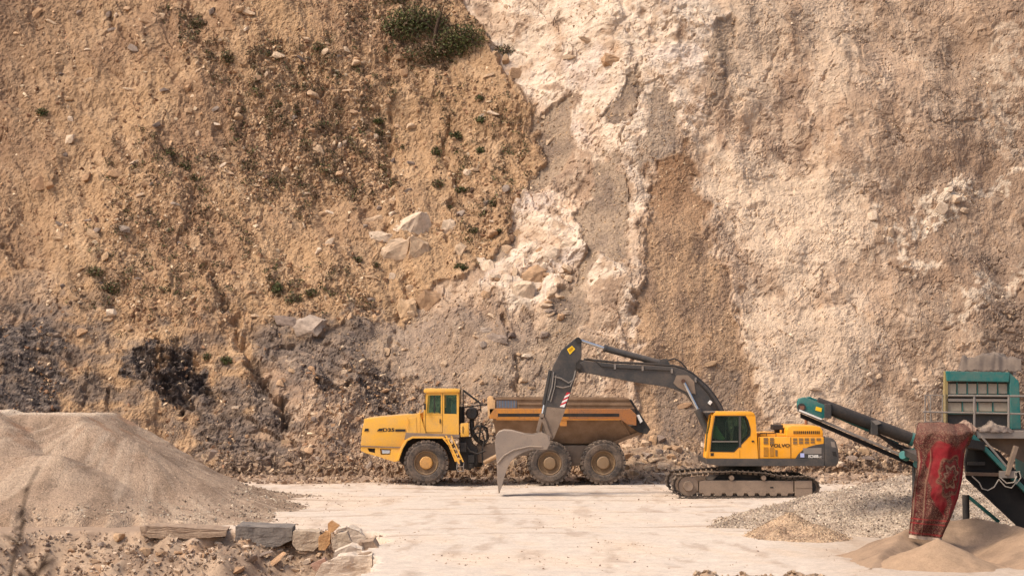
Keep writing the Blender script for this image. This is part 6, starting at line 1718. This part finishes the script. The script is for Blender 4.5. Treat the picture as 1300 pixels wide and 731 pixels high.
TUFT = [(52, 142, 18, 11, 'dark green tuft alone on the far left of the slope'), (215, 200, 18, 14, 'dark tuft on the soil at the left, largest of its patch'), (578, 163, 18, 13, 'green tuft right of the soil gully below the bushes'),
        (552, 181, 15, 10, 'small green tuft low on the pale soil strip'), (609, 184, 14, 9, 'green tuft nearest the grey scree edge'), (610, 153, 18, 10, 'upper green tuft beside the soil edge'), (608, 130, 12, 9, 'topmost green tuft below the soil overhang'),
        (587, 232, 24, 9, 'wide low green tuft above the gully'), (626, 256, 16, 9, 'tuft on the grey scree strip'), (601, 291, 14, 9, 'dark tuft on the grey scree left edge'), (633, 292, 10, 7, 'tiny tuft low on the grey scree'),
        (584, 344, 20, 11, 'bright green tuft beside the pale embedded boulder'), (352, 372, 16, 22, 'bright green upright tuft in the middle of the slope'), (372, 385, 26, 14, 'leafy tuft spreading below the upright bright one'), (395, 378, 22, 12, 'greyish tuft right of the spreading one'),
        (286, 462, 18, 12, 'green tuft above the grey shale'), (262, 455, 14, 10, 'small tuft left of the shale tuft'), (352, 135, 12, 11, 'dark tuft inside the rubble patch'), (405, 75, 16, 12, 'tuft at the top of the rubble patch'), (383, 94, 10, 8, 'small bright tuft near the top of the rubble'),
        (478, 145, 14, 9, 'green tuft at the right of the rubble patch'), (453, 330, 14, 9, 'dark tuft left of the big pale slab'), (476, 338, 12, 8, 'dark tuft under the big pale slab'), (555, 225, 18, 12, 'olive tuft in the soil gully'), (250, 40, 22, 14, 'olive tuft near the top of the left slope'),
        (290, 90, 20, 26, 'olive straggling tuft trailing down the left slope'), (235, 215, 16, 12, 'dark olive tuft right of the largest left one'), (245, 232, 14, 10, 'olive tuft on the left stony strip'), (140, 370, 30, 20, 'dry dark tuft above the left shale'), (120, 350, 24, 18, 'dry weed clump on the dark left soil'), (540, 40, 30, 16, 'tuft behind the leaning trunk')]
for i, (u, v, w, h, lab) in enumerate(TUFT):
    shrub('weed_tuft', u, v, w, h, int(60 + w * h * .7), GREENS if 'green' in lab else GREENS + DRY, lab, 'plant', 420 + i, 'weeds rooted in the soil slope', 3, .11)
# scrubby dry weeds nobody could count
r = np.random.default_rng(77)
cells = cliff_cells(np.clip(stony, 0, 1) * sstep(-.15, .45, fbm(CU / 24, CV / 24, 4, 260)) * (CV < 430) * soil, 2600, r)
Vs, Fs, Cs, off = [], [], [], 0
for k, ci in enumerate(cells):
    n = int(r.integers(5, 16))
    V, f, c = leaves(n, (.20, .10, .15), .11, (DRY + DRY + [C(84, 66, 54), C(96, 74, 60)]) if r.random() < .78 else GREENS, 900 + k)
    Vs.append(V + np.array([CX.ravel()[ci], CYd.ravel()[ci] - .05, CZd.ravel()[ci] + .04])); Fs.append(f + off); Cs.append(c); off += len(V)
weeds = link('dry_weeds', mesh_arrays('dry_weeds', np.concatenate(Vs), np.concatenate(Fs), False, np.concatenate(Cs)), M_LEAF)
tag(weeds, 'sparse dry weeds scattered over the stony soil', 'weeds', None, 'stuff')
# leaning dead trunk
pa, na, _ = on_cliff(547, 84); pa = Vector(pa)
trunk = empty('dead_tree', pa, 'leaning dark dead trunk among the bushes near the top', 'dead tree')
p0, p1 = pa + Vector((0, .2, -.1)), Vector(P(557, 24, pa.y - .1))
mb = MB(); mb.tube([p0, p0.lerp(p1, .35) + Vector((.03, -.1, 0)), p0.lerp(p1, .7) + Vector((-.02, -.1, 0)), p1], [.13, .115, .10, .07], 10); mb.build('trunk', M_BARK, trunk, smooth=True)
for k, (t, du, dv) in enumerate(((.85, 22, -22), (.7, -18, -16), (.95, 10, -30), (.45, 26, -8))):
    a = p0.lerp(p1, t); s = pa.y / F
    mb = MB(); mb.tube([a, a + Vector((du * s * .5, -.1, -dv * s * .45)), a + Vector((du * s, -.1, -dv * s))], [.04, .028, .01], 6); mb.build('branch', M_BARK, trunk, smooth=True)
# dry stalks close to the camera, out of focus
def stalk(name, path, Y, r0, twigs, label):
    base = P(*path[0], Y)
    gz = ground_z(base[0], Y)
    root = empty(name, (base[0], Y, gz), label, 'plant')
    pts = [(base[0] - .02, Y, gz - .03)] + [P(u, v, Y) for u, v in path]
    mb = MB(); n = len(pts); mb.tube(pts, [r0 * (1 - .7 * i / n) for i in range(n)], 7); mb.build('stem', M_BARK, root, smooth=True)
    for (u0, v0, u1, v1, rr_) in twigs:
        mb = MB(); a, b2 = Vector(P(u0, v0, Y)), Vector(P(u1, v1, Y - .05)); mb.tube([a, a.lerp(b2, .5) + Vector((0, 0, .005)), b2], [rr_, rr_ * 1.15, rr_ * .4], 6); mb.build('twig', M_BARK, root, smooth=True)
stalk('dry_stalk', [(8, 760), (16, 715), (28, 672), (30, 640), (38, 612), (50, 592)], 8.0, .0085, [(22, 690, 2, 678, .006), (26, 668, 16, 676, .006), (29, 645, 22, 660, .007), (36, 618, 28, 626, .005), (24, 685, 32, 660, .005)], 'thin dry blurred stalk at the bottom left corner')
stalk('dry_stalk', [(38, 770), (44, 735), (54, 712), (62, 700)], 7.0, .012, [(48, 725, 70, 708, .008), (44, 735, 30, 716, .008), (40, 745, 22, 726, .008)], 'short thick dark blurred stalk at the bottom left corner')
